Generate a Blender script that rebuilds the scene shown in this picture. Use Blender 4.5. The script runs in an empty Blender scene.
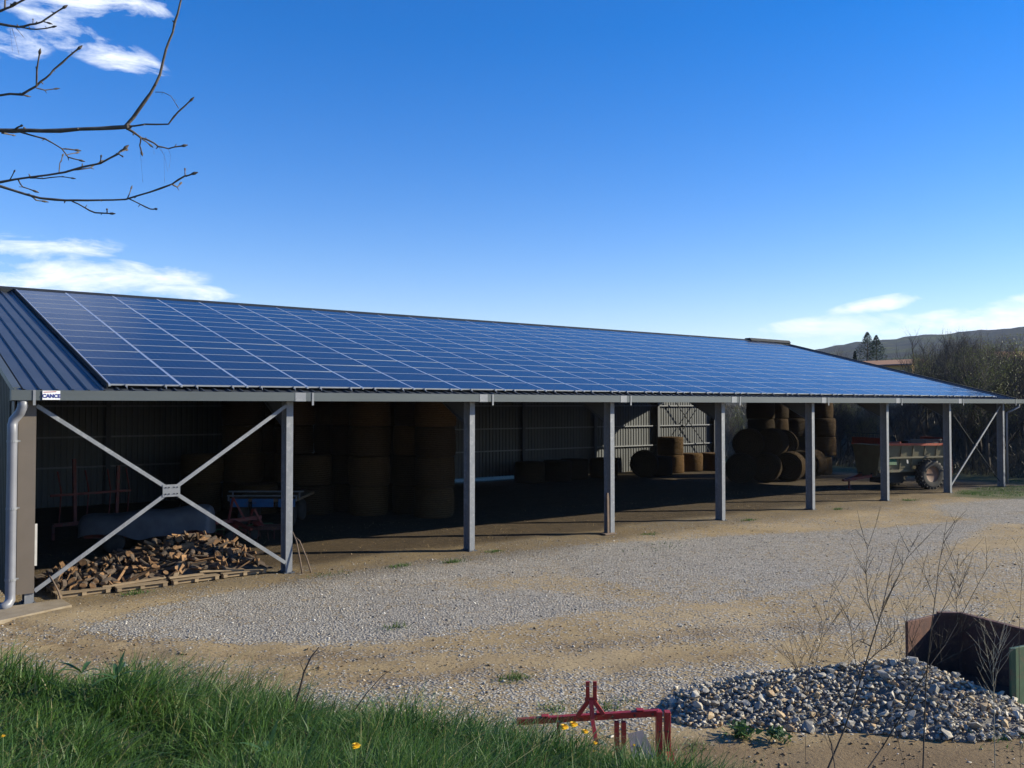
import bpy, math, random
import numpy as np
from mathutils import Vector, Matrix, noise as mnoise

random.seed(7)
RNG = np.random.default_rng(7)
S = bpy.context.scene
COL = S.collection
R = math.radians

# ------------------------------------------------------------------ camera
CAM = Vector((-3.659, -22.70, 4.524))
YAW, PITCH, FPX = R(37.169), R(1.394), 882.35
FW = Vector((math.sin(YAW) * math.cos(PITCH), math.cos(YAW) * math.cos(PITCH), math.sin(PITCH)))
RT = Vector((math.cos(YAW), -math.sin(YAW), 0))
UP = RT.cross(FW)
FH = Vector((math.sin(YAW), math.cos(YAW), 0))


def at(x, y, d):
    """world point seen at pixel x, y of the survey photo at depth d"""
    return CAM + d * (FW + RT * ((x - 512) / FPX) + UP * ((384 - y) / FPX))


def gnd(x, y, z=0.0):
    k = FW + RT * ((x - 512) / FPX) + UP * ((384 - y) / FPX)
    return CAM + k * ((z - CAM.z) / k.z)


def ud(u, d, z=0.0):
    """point u metres to the side and d metres ahead of the standpoint"""
    p = CAM + RT * u + FH * d
    return Vector((p.x, p.y, z))


cd = bpy.data.cameras.new('camera')
cam = bpy.data.objects.new('camera', cd)
COL.objects.link(cam)
cam.location = CAM
cam.rotation_euler = (R(90) + PITCH, 0, -YAW)
cd.sensor_width = 36
cd.lens = 36 * FPX / 1024
cd.clip_start = 0.05
cd.clip_end = 12000
S.camera = cam

# ------------------------------------------------------------------ helpers


class MB:
    def __init__(s):
        s.v, s.f, s.m = [], [], []

    def add(s, vs, fs, mi=0):
        o = len(s.v)
        s.v.extend([tuple(p) for p in vs])
        s.f.extend([tuple(i + o for i in q) for q in fs])
        s.m.extend([mi] * len(fs))
        return s

    def box(s, c, d, M=None, mi=0):
        a, b, e = d[0] / 2, d[1] / 2, d[2] / 2
        vs = [Vector((x, y, z)) for z in (-e, e) for x, y in ((-a, -b), (a, -b), (a, b), (-a, b))]
        if M is not None:
            vs = [M @ p for p in vs]
        c = Vector(c)
        return s.add([p + c for p in vs], [(0, 3, 2, 1), (4, 5, 6, 7), (0, 1, 5, 4), (1, 2, 6, 5), (2, 3, 7, 6), (3, 0, 4, 7)], mi)

    def bar(s, p, q, w, h, up=(0, 0, 1), mi=0):
        p, q = Vector(p), Vector(q)
        t = (q - p).normalized()
        up = Vector(up)
        sd = t.cross(up)
        if sd.length < 1e-4:
            sd = t.cross(Vector((0, 1, 0)))
        sd.normalize()
        u = sd.cross(t)
        vs = []
        for c in (p, q):
            for a, b in ((-1, -1), (1, -1), (1, 1), (-1, 1)):
                vs.append(c + sd * (a * w / 2) + u * (b * h / 2))
        return s.add(vs, [(0, 3, 2, 1), (4, 5, 6, 7), (0, 1, 5, 4), (1, 2, 6, 5), (2, 3, 7, 6), (3, 0, 4, 7)], mi)

    def tube(s, pts, rad, n=8, mi=0, cap=True):
        pts = [Vector(p) for p in pts]
        if not hasattr(rad, '__len__'):
            rad = [rad] * len(pts)
        vs, fs = [], []
        ref = None
        for i, p in enumerate(pts):
            t = pts[min(i + 1, len(pts) - 1)] - pts[max(i - 1, 0)]
            if t.length < 1e-9:
                t = Vector((0, 0, 1))
            t.normalize()
            if ref is None:
                ref = t.orthogonal()
            sd = (ref - t * ref.dot(t))
            if sd.length < 1e-6:
                sd = t.orthogonal()
            sd.normalize()
            ref = sd
            w = t.cross(sd)
            for k in range(n):
                a = 2 * math.pi * k / n
                vs.append(p + (sd * math.cos(a) + w * math.sin(a)) * rad[i])
        for i in range(len(pts) - 1):
            for k in range(n):
                k2 = (k + 1) % n
                fs.append((i * n + k, i * n + k2, (i + 1) * n + k2, (i + 1) * n + k))
        if cap:
            fs.append(tuple(range(n - 1, -1, -1)))
            fs.append(tuple((len(pts) - 1) * n + k for k in range(n)))
        return s.add(vs, fs, mi)

    def lathe(s, prof, n=24, M=None, mi=0, jit=0.0, cap=True):
        """profile (r, z) about z"""
        vs, fs = [], []
        for r, z in prof:
            for k in range(n):
                a = 2 * math.pi * k / n
                j = 1 + random.uniform(-jit, jit)
                p = Vector((r * j * math.cos(a), r * j * math.sin(a), z))
                vs.append(M @ p if M is not None else p)
        m = len(prof)
        for i in range(m - 1):
            for k in range(n):
                k2 = (k + 1) % n
                fs.append((i * n + k, i * n + k2, (i + 1) * n + k2, (i + 1) * n + k))
        if cap and prof[0][0] > 1e-6:
            fs.append(tuple(range(n - 1, -1, -1)))
        if cap and prof[-1][0] > 1e-6:
            fs.append(tuple((m - 1) * n + k for k in range(n)))
        return s.add(vs, fs, mi)

    def prism(s, poly, ext, M=None, mi=0):
        """poly: 3D points (planar), ext: extrusion vector"""
        n = len(poly)
        a = [Vector(p) for p in poly]
        ext = Vector(ext)
        b = [p + ext for p in a]
        vs = a + b
        if M is not None:
            vs = [M @ p for p in vs]
        fs = [tuple(range(n - 1, -1, -1)), tuple(range(n, 2 * n))]
        for i in range(n):
            j = (i + 1) % n
            fs.append((i, j, n + j, n + i))
        return s.add(vs, fs, mi)

    def mesh(s, name, mats, smooth=False):
        me = bpy.data.meshes.new(name)
        me.from_pydata(s.v, [], s.f)
        if not isinstance(mats, (list, tuple)):
            mats = [mats]
        for m in mats:
            me.materials.append(m)
        me.polygons.foreach_set('material_index', s.m)
        if smooth:
            me.polygons.foreach_set('use_smooth', [True] * len(s.f))
        me.update()
        import bmesh
        bm = bmesh.new()
        bm.from_mesh(me)
        if len(bm.faces) < 60000:
            bmesh.ops.recalc_face_normals(bm, faces=bm.faces)
            bm.to_mesh(me)
        bm.free()
        return me

    def build(s, name, mats, parent=None, smooth=False, bevel=0):
        o = bpy.data.objects.new(name, s.mesh(name, mats, smooth))
        COL.objects.link(o)
        if parent is not None:
            o.parent = parent
        if bevel:
            b = o.modifiers.new('bevel', 'BEVEL')
            b.width = bevel
            b.segments = 2
            b.limit_method = 'ANGLE'
            b.angle_limit = R(40)
        return o


def npmesh(name, v, f3=None, f4=None, mats=(), smooth=False):
    """fast mesh from numpy arrays; f3 (n,3) and f4 (m,4)"""
    me = bpy.data.meshes.new(name)
    v = np.asarray(v, np.float32)
    parts, starts, tot, k = [], [], [], 0
    for f in (f4, f3):
        if f is None or len(f) == 0:
            continue
        f = np.asarray(f, np.int32)
        parts.append(f.ravel())
        w = f.shape[1]
        starts.append(k + np.arange(len(f), dtype=np.int32) * w)
        tot.append(np.full(len(f), w, np.int32))
        k += f.size
    li = np.concatenate(parts)
    st = np.concatenate(starts)
    me.vertices.add(len(v))
    me.vertices.foreach_set('co', v.ravel())
    me.loops.add(len(li))
    me.loops.foreach_set('vertex_index', li)
    me.polygons.add(len(st))
    me.polygons.foreach_set('loop_start', st)
    for m in mats:
        me.materials.append(m)
    if smooth:
        me.polygons.foreach_set('use_smooth', np.ones(len(st), bool))
    me.update(calc_edges=True)
    return me


def link(name, me, parent=None, loc=None, rot=None, sc=None):
    o = bpy.data.objects.new(name, me)
    COL.objects.link(o)
    if parent is not None:
        o.parent = parent
    if loc is not None:
        o.location = loc
    if rot is not None:
        o.rotation_euler = rot
    if sc is not None:
        o.scale = sc if hasattr(sc, '__len__') else (sc, sc, sc)
    return o


def tag(o, label=None, cat=None, group=None, kind=None):
    if label:
        o['label'] = label
    if cat:
        o['category'] = cat
    if group:
        o['group'] = group
    if kind:
        o['kind'] = kind
    return o


def thing(name, label, cat, loc=(0, 0, 0), rz=0.0, group=None):
    o = bpy.data.objects.new(name, None)
    COL.objects.link(o)
    o.location = loc
    o.rotation_euler = (0, 0, rz)
    o.empty_display_size = .3
    return tag(o, label, cat, group)


def copy_tree(o, parent=None):
    c = o.copy()
    COL.objects.link(c)
    c.parent = parent
    for ch in list(o.children):
        copy_tree(ch, c)
    return c


def sstep(a, b, x):
    t = np.clip((x - a) / (b - a), 0, 1)
    return t * t * (3 - 2 * t)


# ------------------------------------------------------------------ materials


class NT:
    def __init__(s, m):
        s.t = m.node_tree
        s.N, s.L = s.t.nodes, s.t.links

    def n(s, typ, **kw):
        o = s.N.new(typ)
        for k, v in kw.items():
            if k.startswith('i_'):
                key = k[2:].replace('_', ' ')
                o.inputs[int(key) if key.isdigit() else key].default_value = v
            else:
                setattr(o, k, v)
        return o

    def l(s, a, b):
        s.L.new(a, b)

    def math(s, op, a, b=None, c=None, clamp=False):
        o = s.N.new('ShaderNodeMath')
        o.operation = op
        o.use_clamp = clamp
        for i, x in enumerate((a, b, c)):
            if x is None:
                continue
            if isinstance(x, (int, float)):
                o.inputs[i].default_value = x
            else:
                s.L.new(x, o.inputs[i])
        return o.outputs[0]

    def mix(s, fac, a, b, blend='MIX'):
        o = s.N.new('ShaderNodeMix')
        o.data_type = 'RGBA'
        o.blend_type = blend
        for sock, x in ((o.inputs[0], fac), (o.inputs[6], a), (o.inputs[7], b)):
            if isinstance(x, (int, float)):
                sock.default_value = x
            elif isinstance(x, (tuple, list)):
                sock.default_value = (*x[:3], 1)
            else:
                s.L.new(x, sock)
        return o.outputs[2]

    def ramp(s, fac, stops):
        o = s.N.new('ShaderNodeValToRGB')
        e = o.color_ramp.elements
        while len(e) < len(stops):
            e.new(.5)
        for i, (p, c) in enumerate(stops):
            e[i].position = p
            e[i].color = (*c, 1) if hasattr(c, '__len__') else (c, c, c, 1)
        s.L.new(fac, o.inputs[0])
        return o.outputs[0]

    def noise(s, vec, scale, detail=3, rough=.55, dist=0.0):
        o = s.n('ShaderNodeTexNoise')
        o.inputs['Scale'].default_value = scale
        o.inputs['Detail'].default_value = detail
        o.inputs['Roughness'].default_value = rough
        o.inputs['Distortion'].default_value = dist
        if vec is not None:
            s.L.new(vec, o.inputs['Vector'])
        return o.outputs['Fac']

    def mapping(s, vec, sc=(1, 1, 1)):
        o = s.n('ShaderNodeMapping')
        o.inputs['Scale'].default_value = sc
        s.L.new(vec, o.inputs['Vector'])
        return o.outputs[0]


def newmat(name):
    m = bpy.data.materials.new(name)
    m.use_nodes = True
    t = NT(m)
    b = t.N['Principled BSDF']
    return m, t, b


def bump(t, b, h, strength=.4, dist=.02):
    o = t.n('ShaderNodeBump')
    o.inputs['Strength'].default_value = strength
    o.inputs['Distance'].default_value = dist
    t.l(h, o.inputs['Height'])
    t.l(o.outputs[0], b.inputs['Normal'])


def pmat(name, c1, c2=None, scale=4, rough=.6, metal=0, bmp=0, bscale=None, stretch=(1, 1, 1), c3=None, spots=None, rand=0, island=0, spec=.5, detail=5):
    """two tone weathered material; c3 = spots of a third colour (rust, dirt)"""
    m, t, b = newmat(name)
    tc = t.n('ShaderNodeTexCoord').outputs['Object']
    v = t.mapping(tc, stretch)
    c2 = c2 or tuple(x * .75 for x in c1)
    nz = t.noise(v, scale, detail, .6)
    col = t.mix(t.ramp(nz, [(.32, 0.0), (.68, 1.0)]), c1, c2)
    if c3:
        nz2 = t.noise(v, scale * (spots or .7) + .37, 6, .7, .6)
        col = t.mix(t.ramp(nz2, [(.52, 0.0), (.66, .9)]), col, c3)
    if rand:
        rnd = t.n('ShaderNodeObjectInfo').outputs['Random']
        col = t.mix(1.0, col, t.ramp(rnd, [(0, 1 - rand), (1, 1 + rand * .6)]), 'MULTIPLY')
    if island:
        rnd = t.n('ShaderNodeNewGeometry').outputs['Random Per Island']
        col = t.mix(1.0, col, t.ramp(rnd, [(0, 1 - island), (1, 1 + island * .6)]), 'MULTIPLY')
    t.l(col, b.inputs['Base Color'])
    b.inputs['Roughness'].default_value = rough
    b.inputs['Metallic'].default_value = metal
    b.inputs['Specular IOR Level'].default_value = spec
    if bmp:
        bump(t, b, t.noise(v, bscale or scale * 3, 6, .6), bmp, .02)
    return m


M = {}
M['galv'] = pmat('galvanised_steel', (.225, .232, .245), (.175, .182, .20), 3, .5, .25, .08, c3=(.285, .29, .30), spots=2.5)
M['galv_dull'] = pmat('dull_primed_steel', (.09, .095, .105), (.07, .075, .085), 2, .55, .1, .05)
M['gutter'] = pmat('gutter_coated_steel', (.08, .093, .098), (.066, .077, .082), 1.2, .45, .15, .03, stretch=(.4, 1, 2))
M['pipe'] = pmat('grey_pipe', (.19, .193, .215), (.155, .158, .18), 2, .45, .05, .02)
M['clad'] = pmat('brown_cladding', (.125, .10, .08), (.108, .088, .07), 2, .5, 0, .03)
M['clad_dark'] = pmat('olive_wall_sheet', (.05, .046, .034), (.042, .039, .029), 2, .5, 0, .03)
M['inner'] = pmat('inner_wall_sheet', (.115, .12, .125), (.09, .095, .10), .8, .5, .1, .03, stretch=(1, 1, .3))
M['roof'] = pmat('slate_roof_sheet', (.05, .058, .075), (.04, .047, .06), 1, .38, .1, .02)
M['roof_dark'] = pmat('dark_flashing', (.024, .027, .032), None, 2, .75, 0, .02, spec=.2)
M['under'] = pmat('roof_underside', (.04, .042, .045), None, 2, .7)
M['white'] = pmat('white_plate', (.78, .78, .78), (.72, .72, .73), 4, .4)
M['navy'] = pmat('navy_lettering', (.03, .04, .22), None, 4, .5)
M['redmark'] = pmat('red_stroke', (.4, .08, .06), None, 4, .5)
M['conc'] = pmat('concrete', (.26, .21, .145), (.19, .145, .09), 3, .9, 0, .4, 20)
M['alu'] = pmat('aluminium_frame', (.62, .65, .70), (.55, .58, .63), 3, .35, .6)
M['rust'] = pmat('rusty_steel', (.115, .045, .028), (.07, .03, .022), 5, .75, .1, .3, 30, c3=(.17, .075, .04), spots=1.6)
M['green_paint'] = pmat('old_green_paint', (.05, .10, .05), (.036, .075, .038), 4, .6, 0, .1, 20, c3=(.11, .07, .04), spots=.9)
M['red'] = pmat('red_paint', (.34, .018, .02), (.24, .013, .015), 6, .5, 0, .12, 40, c3=(.10, .035, .025), spots=2.2)
M['red_dull'] = pmat('worn_red_paint', (.20, .028, .02), (.12, .02, .015), 5, .6, 0, .1, c3=(.1, .05, .03))
M['orange_red'] = pmat('orange_red_rim', (.48, .085, .035), (.36, .07, .03), 5, .55, c3=(.2, .09, .04))
M['olive'] = pmat('olive_beige_paint', (.17, .15, .088), (.135, .118, .068), 3, .6, 0, .06, c3=(.15, .11, .07), spots=.9)
M['black'] = pmat('black_paint', (.018, .018, .02), (.03, .03, .03), 4, .55)
M['hub'] = pmat('rusty_hub', (.22, .12, .075), (.15, .08, .05), 5, .7)
M['rubber'] = pmat('tyre_rubber', (.03, .028, .026), (.06, .05, .04), 5, .85, 0, .2, 20)
M['blue'] = pmat('blue_paint', (.03, .15, .36), (.025, .11, .28), 4, .5, c3=(.1, .1, .1))
M['tarp'] = pmat('grey_tarpaulin', (.115, .125, .135), (.075, .08, .09), 2.5, .55, 0, .5, 4)
M['greenm'] = pmat('green_machine_paint', (.04, .12, .035), None, 4, .55)
M['pallet'] = pmat('pallet_wood', (.30, .215, .125), (.19, .135, .08), 3, .8, 0, .2, 30, (1, 6, 6), rand=.2)
M['board'] = pmat('pale_board', (.52, .50, .46), (.42, .40, .36), 5, .8, 0, .1)
M['stick'] = pmat('weathered_stick', (.17, .12, .085), (.11, .08, .06), 9, .9, 0, .2)
M['bark'] = pmat('grey_bark', (.12, .098, .08), (.07, .056, .046), 14, .9, 0, .4, 40)
M['twig'] = pmat('brown_twig', (.045, .033, .026), (.03, .022, .018), 10, .9)
M['twig_pale'] = pmat('pale_dry_stalk', (.34, .29, .21), (.26, .22, .16), 10, .9)
M['oktrunk'] = pmat('tree_bark', (.085, .066, .052), (.055, .043, .035), 6, .9, 0, .3, 25, rand=.25)
M['wall_y'] = pmat('ochre_render', (.55, .36, .13), (.5, .32, .11), .6, .85)
M['tile'] = pmat('clay_tiles', (.50, .25, .12), (.40, .19, .09), 2.5, .85, 0, .4, 6, (1, 6, 1), c3=(.22, .14, .1))
M['glass'] = pmat('dark_pane', (.03, .035, .04), None, 2, .1)
M['petal'] = pmat('yellow_petals', (.85, .53, .01), (.75, .43, .01), 60, .6)
M['stemg'] = pmat('green_stem', (.10, .16, .05), None, 20, .6)


def straw_mat(name, c1, c2):
    """round bale: wrapped bands on the side, rolled rings on the ends"""
    m, t, b = newmat(name)
    tc = t.n('ShaderNodeTexCoord').outputs['Object']
    v = t.mapping(tc, (1, 1, 5))
    nz = t.noise(v, 9, 8, .75, .8)
    n2 = t.noise(tc, 1.6, 4)
    sp = t.n('ShaderNodeSeparateXYZ')
    t.l(tc, sp.inputs[0])
    nr = t.n('ShaderNodeSeparateXYZ')
    t.l(t.n('ShaderNodeTexCoord').outputs['Normal'], nr.inputs[0])
    end = t.math('GREATER_THAN', t.math('ABSOLUTE', nr.outputs[2]), .6)
    r_ = t.math('SQRT', t.math('ADD', t.math('POWER', sp.outputs[0], 2.0), t.math('POWER', sp.outputs[1], 2.0)))
    ring = t.math('SINE', t.math('ADD', t.math('MULTIPLY', r_, 52.0), t.math('MULTIPLY', n2, 14.0)))
    band = t.math('SINE', t.math('ADD', t.math('MULTIPLY', sp.outputs[2], 74.0), t.math('MULTIPLY', n2, 9.0)))
    wv = t.math('ADD', t.math('MULTIPLY', ring, end), t.math('MULTIPLY', band, t.math('SUBTRACT', 1.0, end)))
    wv = t.math('MULTIPLY_ADD', wv, .5, .5)
    col = t.mix(t.ramp(nz, [(.3, 0.0), (.72, 1.0)]), c2, c1)
    col = t.mix(t.math('MULTIPLY', n2, .5), col, tuple(x * .5 for x in c2))
    col = t.mix(t.math('MULTIPLY', wv, .38), col, tuple(x * .45 for x in c2))
    rnd = t.n('ShaderNodeObjectInfo').outputs['Random']
    col = t.mix(1.0, col, t.ramp(rnd, [(0, (.6, .6, .62)), (.5, (.95, .93, .88)), (1, (1.3, 1.2, 1.05))]), 'MULTIPLY')
    t.l(col, b.inputs['Base Color'])
    b.inputs['Roughness'].default_value = .95
    b.inputs['Specular IOR Level'].default_value = .1
    bump(t, b, t.math('ADD', nz, t.math('MULTIPLY', wv, .5)), .9, .05)
    return m


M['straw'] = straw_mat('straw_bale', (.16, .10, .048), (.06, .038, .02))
M['straw_shade'] = straw_mat('shade_dark_bale', (.075, .05, .027), (.03, .021, .013))  # darker copy of the straw, with the barn's shade put into its colour
M['straw_end'] = straw_mat('straw_bale_end', (.36, .25, .125), (.18, .12, .06))


def wood_mat():
    """split firewood: bark on slot 0, pale cut on slot 1"""
    a = pmat('log_bark', (.10, .07, .048), (.055, .039, .028), 14, .95, 0, .6, 40, (1, 1, .3), rand=.4)
    b = pmat('cut_wood', (.27, .145, .06), (.14, .078, .037), 9, .85, 0, .25, 40, (1, 1, .25), rand=.45)
    return a, b


M['logbark'], M['logcut'] = wood_mat()


def stone_mat(name, island):
    m, t, b = newmat(name)
    tc = t.n('ShaderNodeTexCoord').outputs['Object']
    rnd = t.n('ShaderNodeNewGeometry').outputs['Random Per Island'] if island else t.n('ShaderNodeObjectInfo').outputs['Random']
    base = t.ramp(rnd, [(0, (.20, .20, .205)), (.2, (.30, .30, .30)), (.38, (.40, .395, .385)), (.50, (.25, .25, .25)), (.60, (.46, .43, .38)), (.70, (.42, .31, .18)), (.82, (.33, .22, .12)), (.90, (.52, .50, .47))])
    base.node.color_ramp.interpolation = 'CONSTANT'
    nz = t.noise(tc, 9 if not island else 16, 6, .65)
    col = t.mix(t.ramp(nz, [(.35, 0.0), (.7, .55)]), base, (.44, .43, .41))
    col = t.mix(t.ramp(nz, [(.25, .5), (.42, 0.0)]), col, (.12, .105, .09))
    col = t.mix(1.0, col, (.96, .88, .74), 'MULTIPLY')
    t.l(col, b.inputs['Base Color'])
    b.inputs['Roughness'].default_value = .85
    b.inputs['Specular IOR Level'].default_value = .3
    bump(t, b, t.noise(tc, 45, 5), .35, .01)
    return m


M['stone'] = stone_mat('rubble_stone', False)
M['stones'] = stone_mat('rubble_stones_small', True)


def gravel_mat():
    m, t, b = newmat('loose_gravel')
    rnd = t.n('ShaderNodeNewGeometry').outputs['Random Per Island']
    c = t.ramp(rnd, [(0, (.10, .092, .083)), (.2, (.25, .23, .20)), (.45, (.38, .35, .30)), (.68, (.49, .455, .39)), (.82, (.36, .27, .165)), (.93, (.64, .60, .53))])
    t.l(c, b.inputs['Base Color'])
    b.inputs['Roughness'].default_value = .9
    return m


M['gravel'] = gravel_mat()


def grass_mat(name, cols, trans=.35, patch=(.095, .165, .026)):
    m, t, b = newmat(name)
    rnd = t.n('ShaderNodeNewGeometry').outputs['Random Per Island']
    tc = t.n('ShaderNodeTexCoord').outputs['Object']
    col = t.ramp(rnd, cols)
    n = t.noise(tc, 1.7, 3)
    if patch:
        col = t.mix(t.ramp(n, [(.35, 0.0), (.7, .55)]), col, patch)
    t.l(col, b.inputs['Base Color'])
    b.inputs['Roughness'].default_value = .5
    b.inputs['Specular IOR Level'].default_value = .35
    tr = t.n('ShaderNodeBsdfTranslucent')
    t.l(col, tr.inputs[0])
    mx = t.n('ShaderNodeMixShader')
    mx.inputs[0].default_value = trans
    t.l(b.outputs[0], mx.inputs[1])
    t.l(tr.outputs[0], mx.inputs[2])
    t.l(mx.outputs[0], t.N['Material Output'].inputs[0])
    return m


M['grass'] = grass_mat('long_grass', [(0, (.020, .060, .012)), (.3, (.038, .102, .020)), (.7, (.062, .138, .027)), (.90, (.11, .18, .045)), (.955, (.32, .27, .13))])
M['leafg'] = grass_mat('broad_leaf', [(0, (.025, .07, .02)), (1, (.05, .11, .03))], .25)
M['conifer'] = grass_mat('conifer_needles', [(0, (.012, .028, .014)), (1, (.03, .055, .025))], .15, None)
M['newleaf'] = grass_mat('young_leaves', [(0, (.13, .14, .03)), (.5, (.18, .19, .045)), (1, (.10, .12, .03))], .4, None)
M['budbrown'] = grass_mat('bud_twigs', [(0, (.055, .042, .03)), (.6, (.085, .066, .042)), (1, (.11, .09, .042))], .2, None)
M['budolive'] = grass_mat('olive_buds', [(0, (.045, .037, .02)), (.6, (.07, .062, .027)), (1, (.11, .105, .032))], .3, None)
M['scrub'] = grass_mat('dry_scrub', [(0, (.055, .047, .034)), (.5, (.085, .072, .05)), (.85, (.12, .10, .07)), (1, (.06, .065, .03))], .15, None)


def ground_mat():
    m, t, b = newmat('yard_ground')
    P = t.n('ShaderNodeNewGeometry').outputs['Position']
    att = lambda n: t.n('ShaderNodeAttribute', attribute_name=n).outputs['Fac']
    aG, aS, aV, aF, aK = att('gravel'), att('straw'), att('turf'), att('wood'), att('rut')
    big = t.noise(P, .35, 5, .6, .5)
    mid = t.noise(P, 1.8, 6, .65, .3)
    fine = t.noise(P, 14, 6, .7)
    # tan packed soil
    soil = t.mix(t.ramp(mid, [(.3, 0.0), (.7, 1.0)]), (.335, .245, .122), (.235, .162, .08))
    soil = t.mix(t.ramp(big, [(.4, 0.0), (.65, .6)]), soil, (.37, .285, .17))
    soil = t.mix(t.ramp(fine, [(.36, .8), (.47, 0.0)]), soil, (.12, .08, .048))

    def peb(scale, lo):
        v = t.n('ShaderNodeTexVoronoi')
        v.inputs['Scale'].default_value = scale
        t.l(P, v.inputs['Vector'])
        sep = t.n('ShaderNodeSeparateColor')
        t.l(v.outputs['Color'], sep.inputs[0])
        c = t.ramp(sep.outputs[0], [(0, (.11, .10, .09)), (.25, (.23, .21, .18)), (.5, (.33, .30, .255)), (.75, (.42, .39, .33)), (.88, (.32, .24, .15)), (1, (.52, .48, .41))])
        c = t.mix(t.ramp(v.outputs['Distance'], [(.42, 0.0), (.75, .75)]), c, (.12, .10, .08))
        return c, sep.outputs[1], v.outputs['Distance']
    c1, r1, d1 = peb(20, 0)
    c2, r2, d2 = peb(46, 0)
    grav = t.mix(t.ramp(r1, [(.35, 0.0), (.4, 1.0)]), c2, c1)
    dust = t.mix(t.ramp(mid, [(.42, 0.0), (.7, .42)]), grav, (.36, .325, .265))
    # pebble-wise edge of the gravel
    g = t.math('ADD', aG, t.math('MULTIPLY', t.math('SUBTRACT', mid, .5), .9))
    g = t.math('ADD', g, t.math('MULTIPLY', t.math('SUBTRACT', r1, .5), .75))
    gm = t.ramp(g, [(.42, 0.0), (.56, 1.0)])
    col = t.mix(gm, soil, dust)
    col = t.mix(t.math('MULTIPLY', aK, .8), col, (.125, .08, .042))
    cl = t.noise(P, 7.5, 5, .75, .4)
    col = t.mix(t.math('MULTIPLY', t.ramp(cl, [(.30, .85), (.40, 0.0)]), t.math('SUBTRACT', 1.0, t.math('MULTIPLY', gm, .6))), col, (.10, .066, .036))
    # straw-littered floor
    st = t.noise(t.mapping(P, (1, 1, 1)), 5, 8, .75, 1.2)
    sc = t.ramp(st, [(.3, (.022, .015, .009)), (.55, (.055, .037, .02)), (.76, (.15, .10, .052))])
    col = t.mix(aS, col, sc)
    # turf soil and wood floor
    tf = t.ramp(mid, [(.3, (.035, .06, .018)), (.7, (.075, .085, .035))])
    col = t.mix(aV, col, tf)
    wf = t.ramp(mid, [(.3, (.05, .042, .03)), (.55, (.085, .072, .05)), (.75, (.07, .08, .035))])
    col = t.mix(aF, col, wf)
    t.l(col, b.inputs['Base Color'])
    b.inputs['Roughness'].default_value = .95
    b.inputs['Specular IOR Level'].default_value = .2
    h = t.math('ADD', t.math('MULTIPLY', fine, .6), t.math('MULTIPLY', t.math('SUBTRACT', 1.0, d1), gm))
    bump(t, b, h, .9, .035)
    return m


M['ground'] = ground_mat()


def panel_mat():
    m, t, b = newmat('photovoltaic_cells')
    uv = t.n('ShaderNodeUVMap').outputs[0]
    sp = t.n('ShaderNodeSeparateXYZ')
    t.l(uv, sp.inputs[0])

    def line(x, n, w):
        f = t.math('FRACT', t.math('MULTIPLY', x, n))
        e = t.math('ABSOLUTE', t.math('SUBTRACT', f, .5))
        return t.math('GREATER_THAN', e, .5 - w)
    gx = line(sp.outputs[0], 10, .012)
    gy = line(sp.outputs[1], 6, .012)
    bus = line(sp.outputs[0], 30, .02)
    obj = t.n('ShaderNodeTexCoord').outputs['Object']
    cells = t.n('ShaderNodeTexVoronoi')
    cells.inputs['Scale'].default_value = 30
    t.l(obj, cells.inputs['Vector'])
    sep = t.n('ShaderNodeSeparateColor')
    t.l(cells.outputs['Color'], sep.inputs[0])
    base = t.mix(sep.outputs[0], (.006, .008, .020), (.010, .013, .031))
    rnd = t.n('ShaderNodeNewGeometry').outputs['Random Per Island']
    base = t.mix(1.0, base, t.ramp(rnd, [(0, .82), (1, 1.1)]), 'MULTIPLY')
    c = t.mix(t.math('MULTIPLY', bus, .22), base, (.25, .28, .35))
    c = t.mix(t.math('MULTIPLY', t.math('MAXIMUM', gx, gy), .35), c, (.28, .31, .40))
    t.l(c, b.inputs['Base Color'])
    b.inputs['Roughness'].default_value = .16
    b.inputs['IOR'].default_value = 1.33
    b.inputs['Coat Weight'].default_value = 0
    nz = t.noise(obj, .35, 3)
    bump(t, b, nz, .06, .05)
    return m


M['pv'] = panel_mat()


def hill_mat():
    m, t, b = newmat('wooded_hill')
    P = t.n('ShaderNodeNewGeometry').outputs['Position']
    a = t.noise(P, .010, 8, .7)
    f = t.noise(P, .06, 6, .75)
    c = t.ramp(a, [(.35, (.055, .056, .052)), (.50, (.082, .080, .070)), (.58, (.11, .12, .055)), (.66, (.055, .062, .042))])
    c = t.mix(t.ramp(f, [(.35, .6), (.6, 0.0)]), c, (.03, .03, .03))
    t.l(c, b.inputs['Base Color'])
    b.inputs['Roughness'].default_value = 1
    b.inputs['Specular IOR Level'].default_value = 0
    bump(t, b, f, 1, 6)
    return m


M['hill'] = hill_mat()

# ------------------------------------------------------------------ light, sky
SUN_AZ, SUN_EL = R(121), R(25)
sd = Vector((math.sin(SUN_AZ) * math.cos(SUN_EL), math.cos(SUN_AZ) * math.cos(SUN_EL), math.sin(SUN_EL)))
sl = bpy.data.lights.new('sun', 'SUN')
sl.energy = 5.0
sl.angle = R(.5)
sl.color = (1, .935, .75)
so = bpy.data.objects.new('sun', sl)
COL.objects.link(so)
so.rotation_euler = (-sd).to_track_quat('-Z', 'Y').to_euler()

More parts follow.
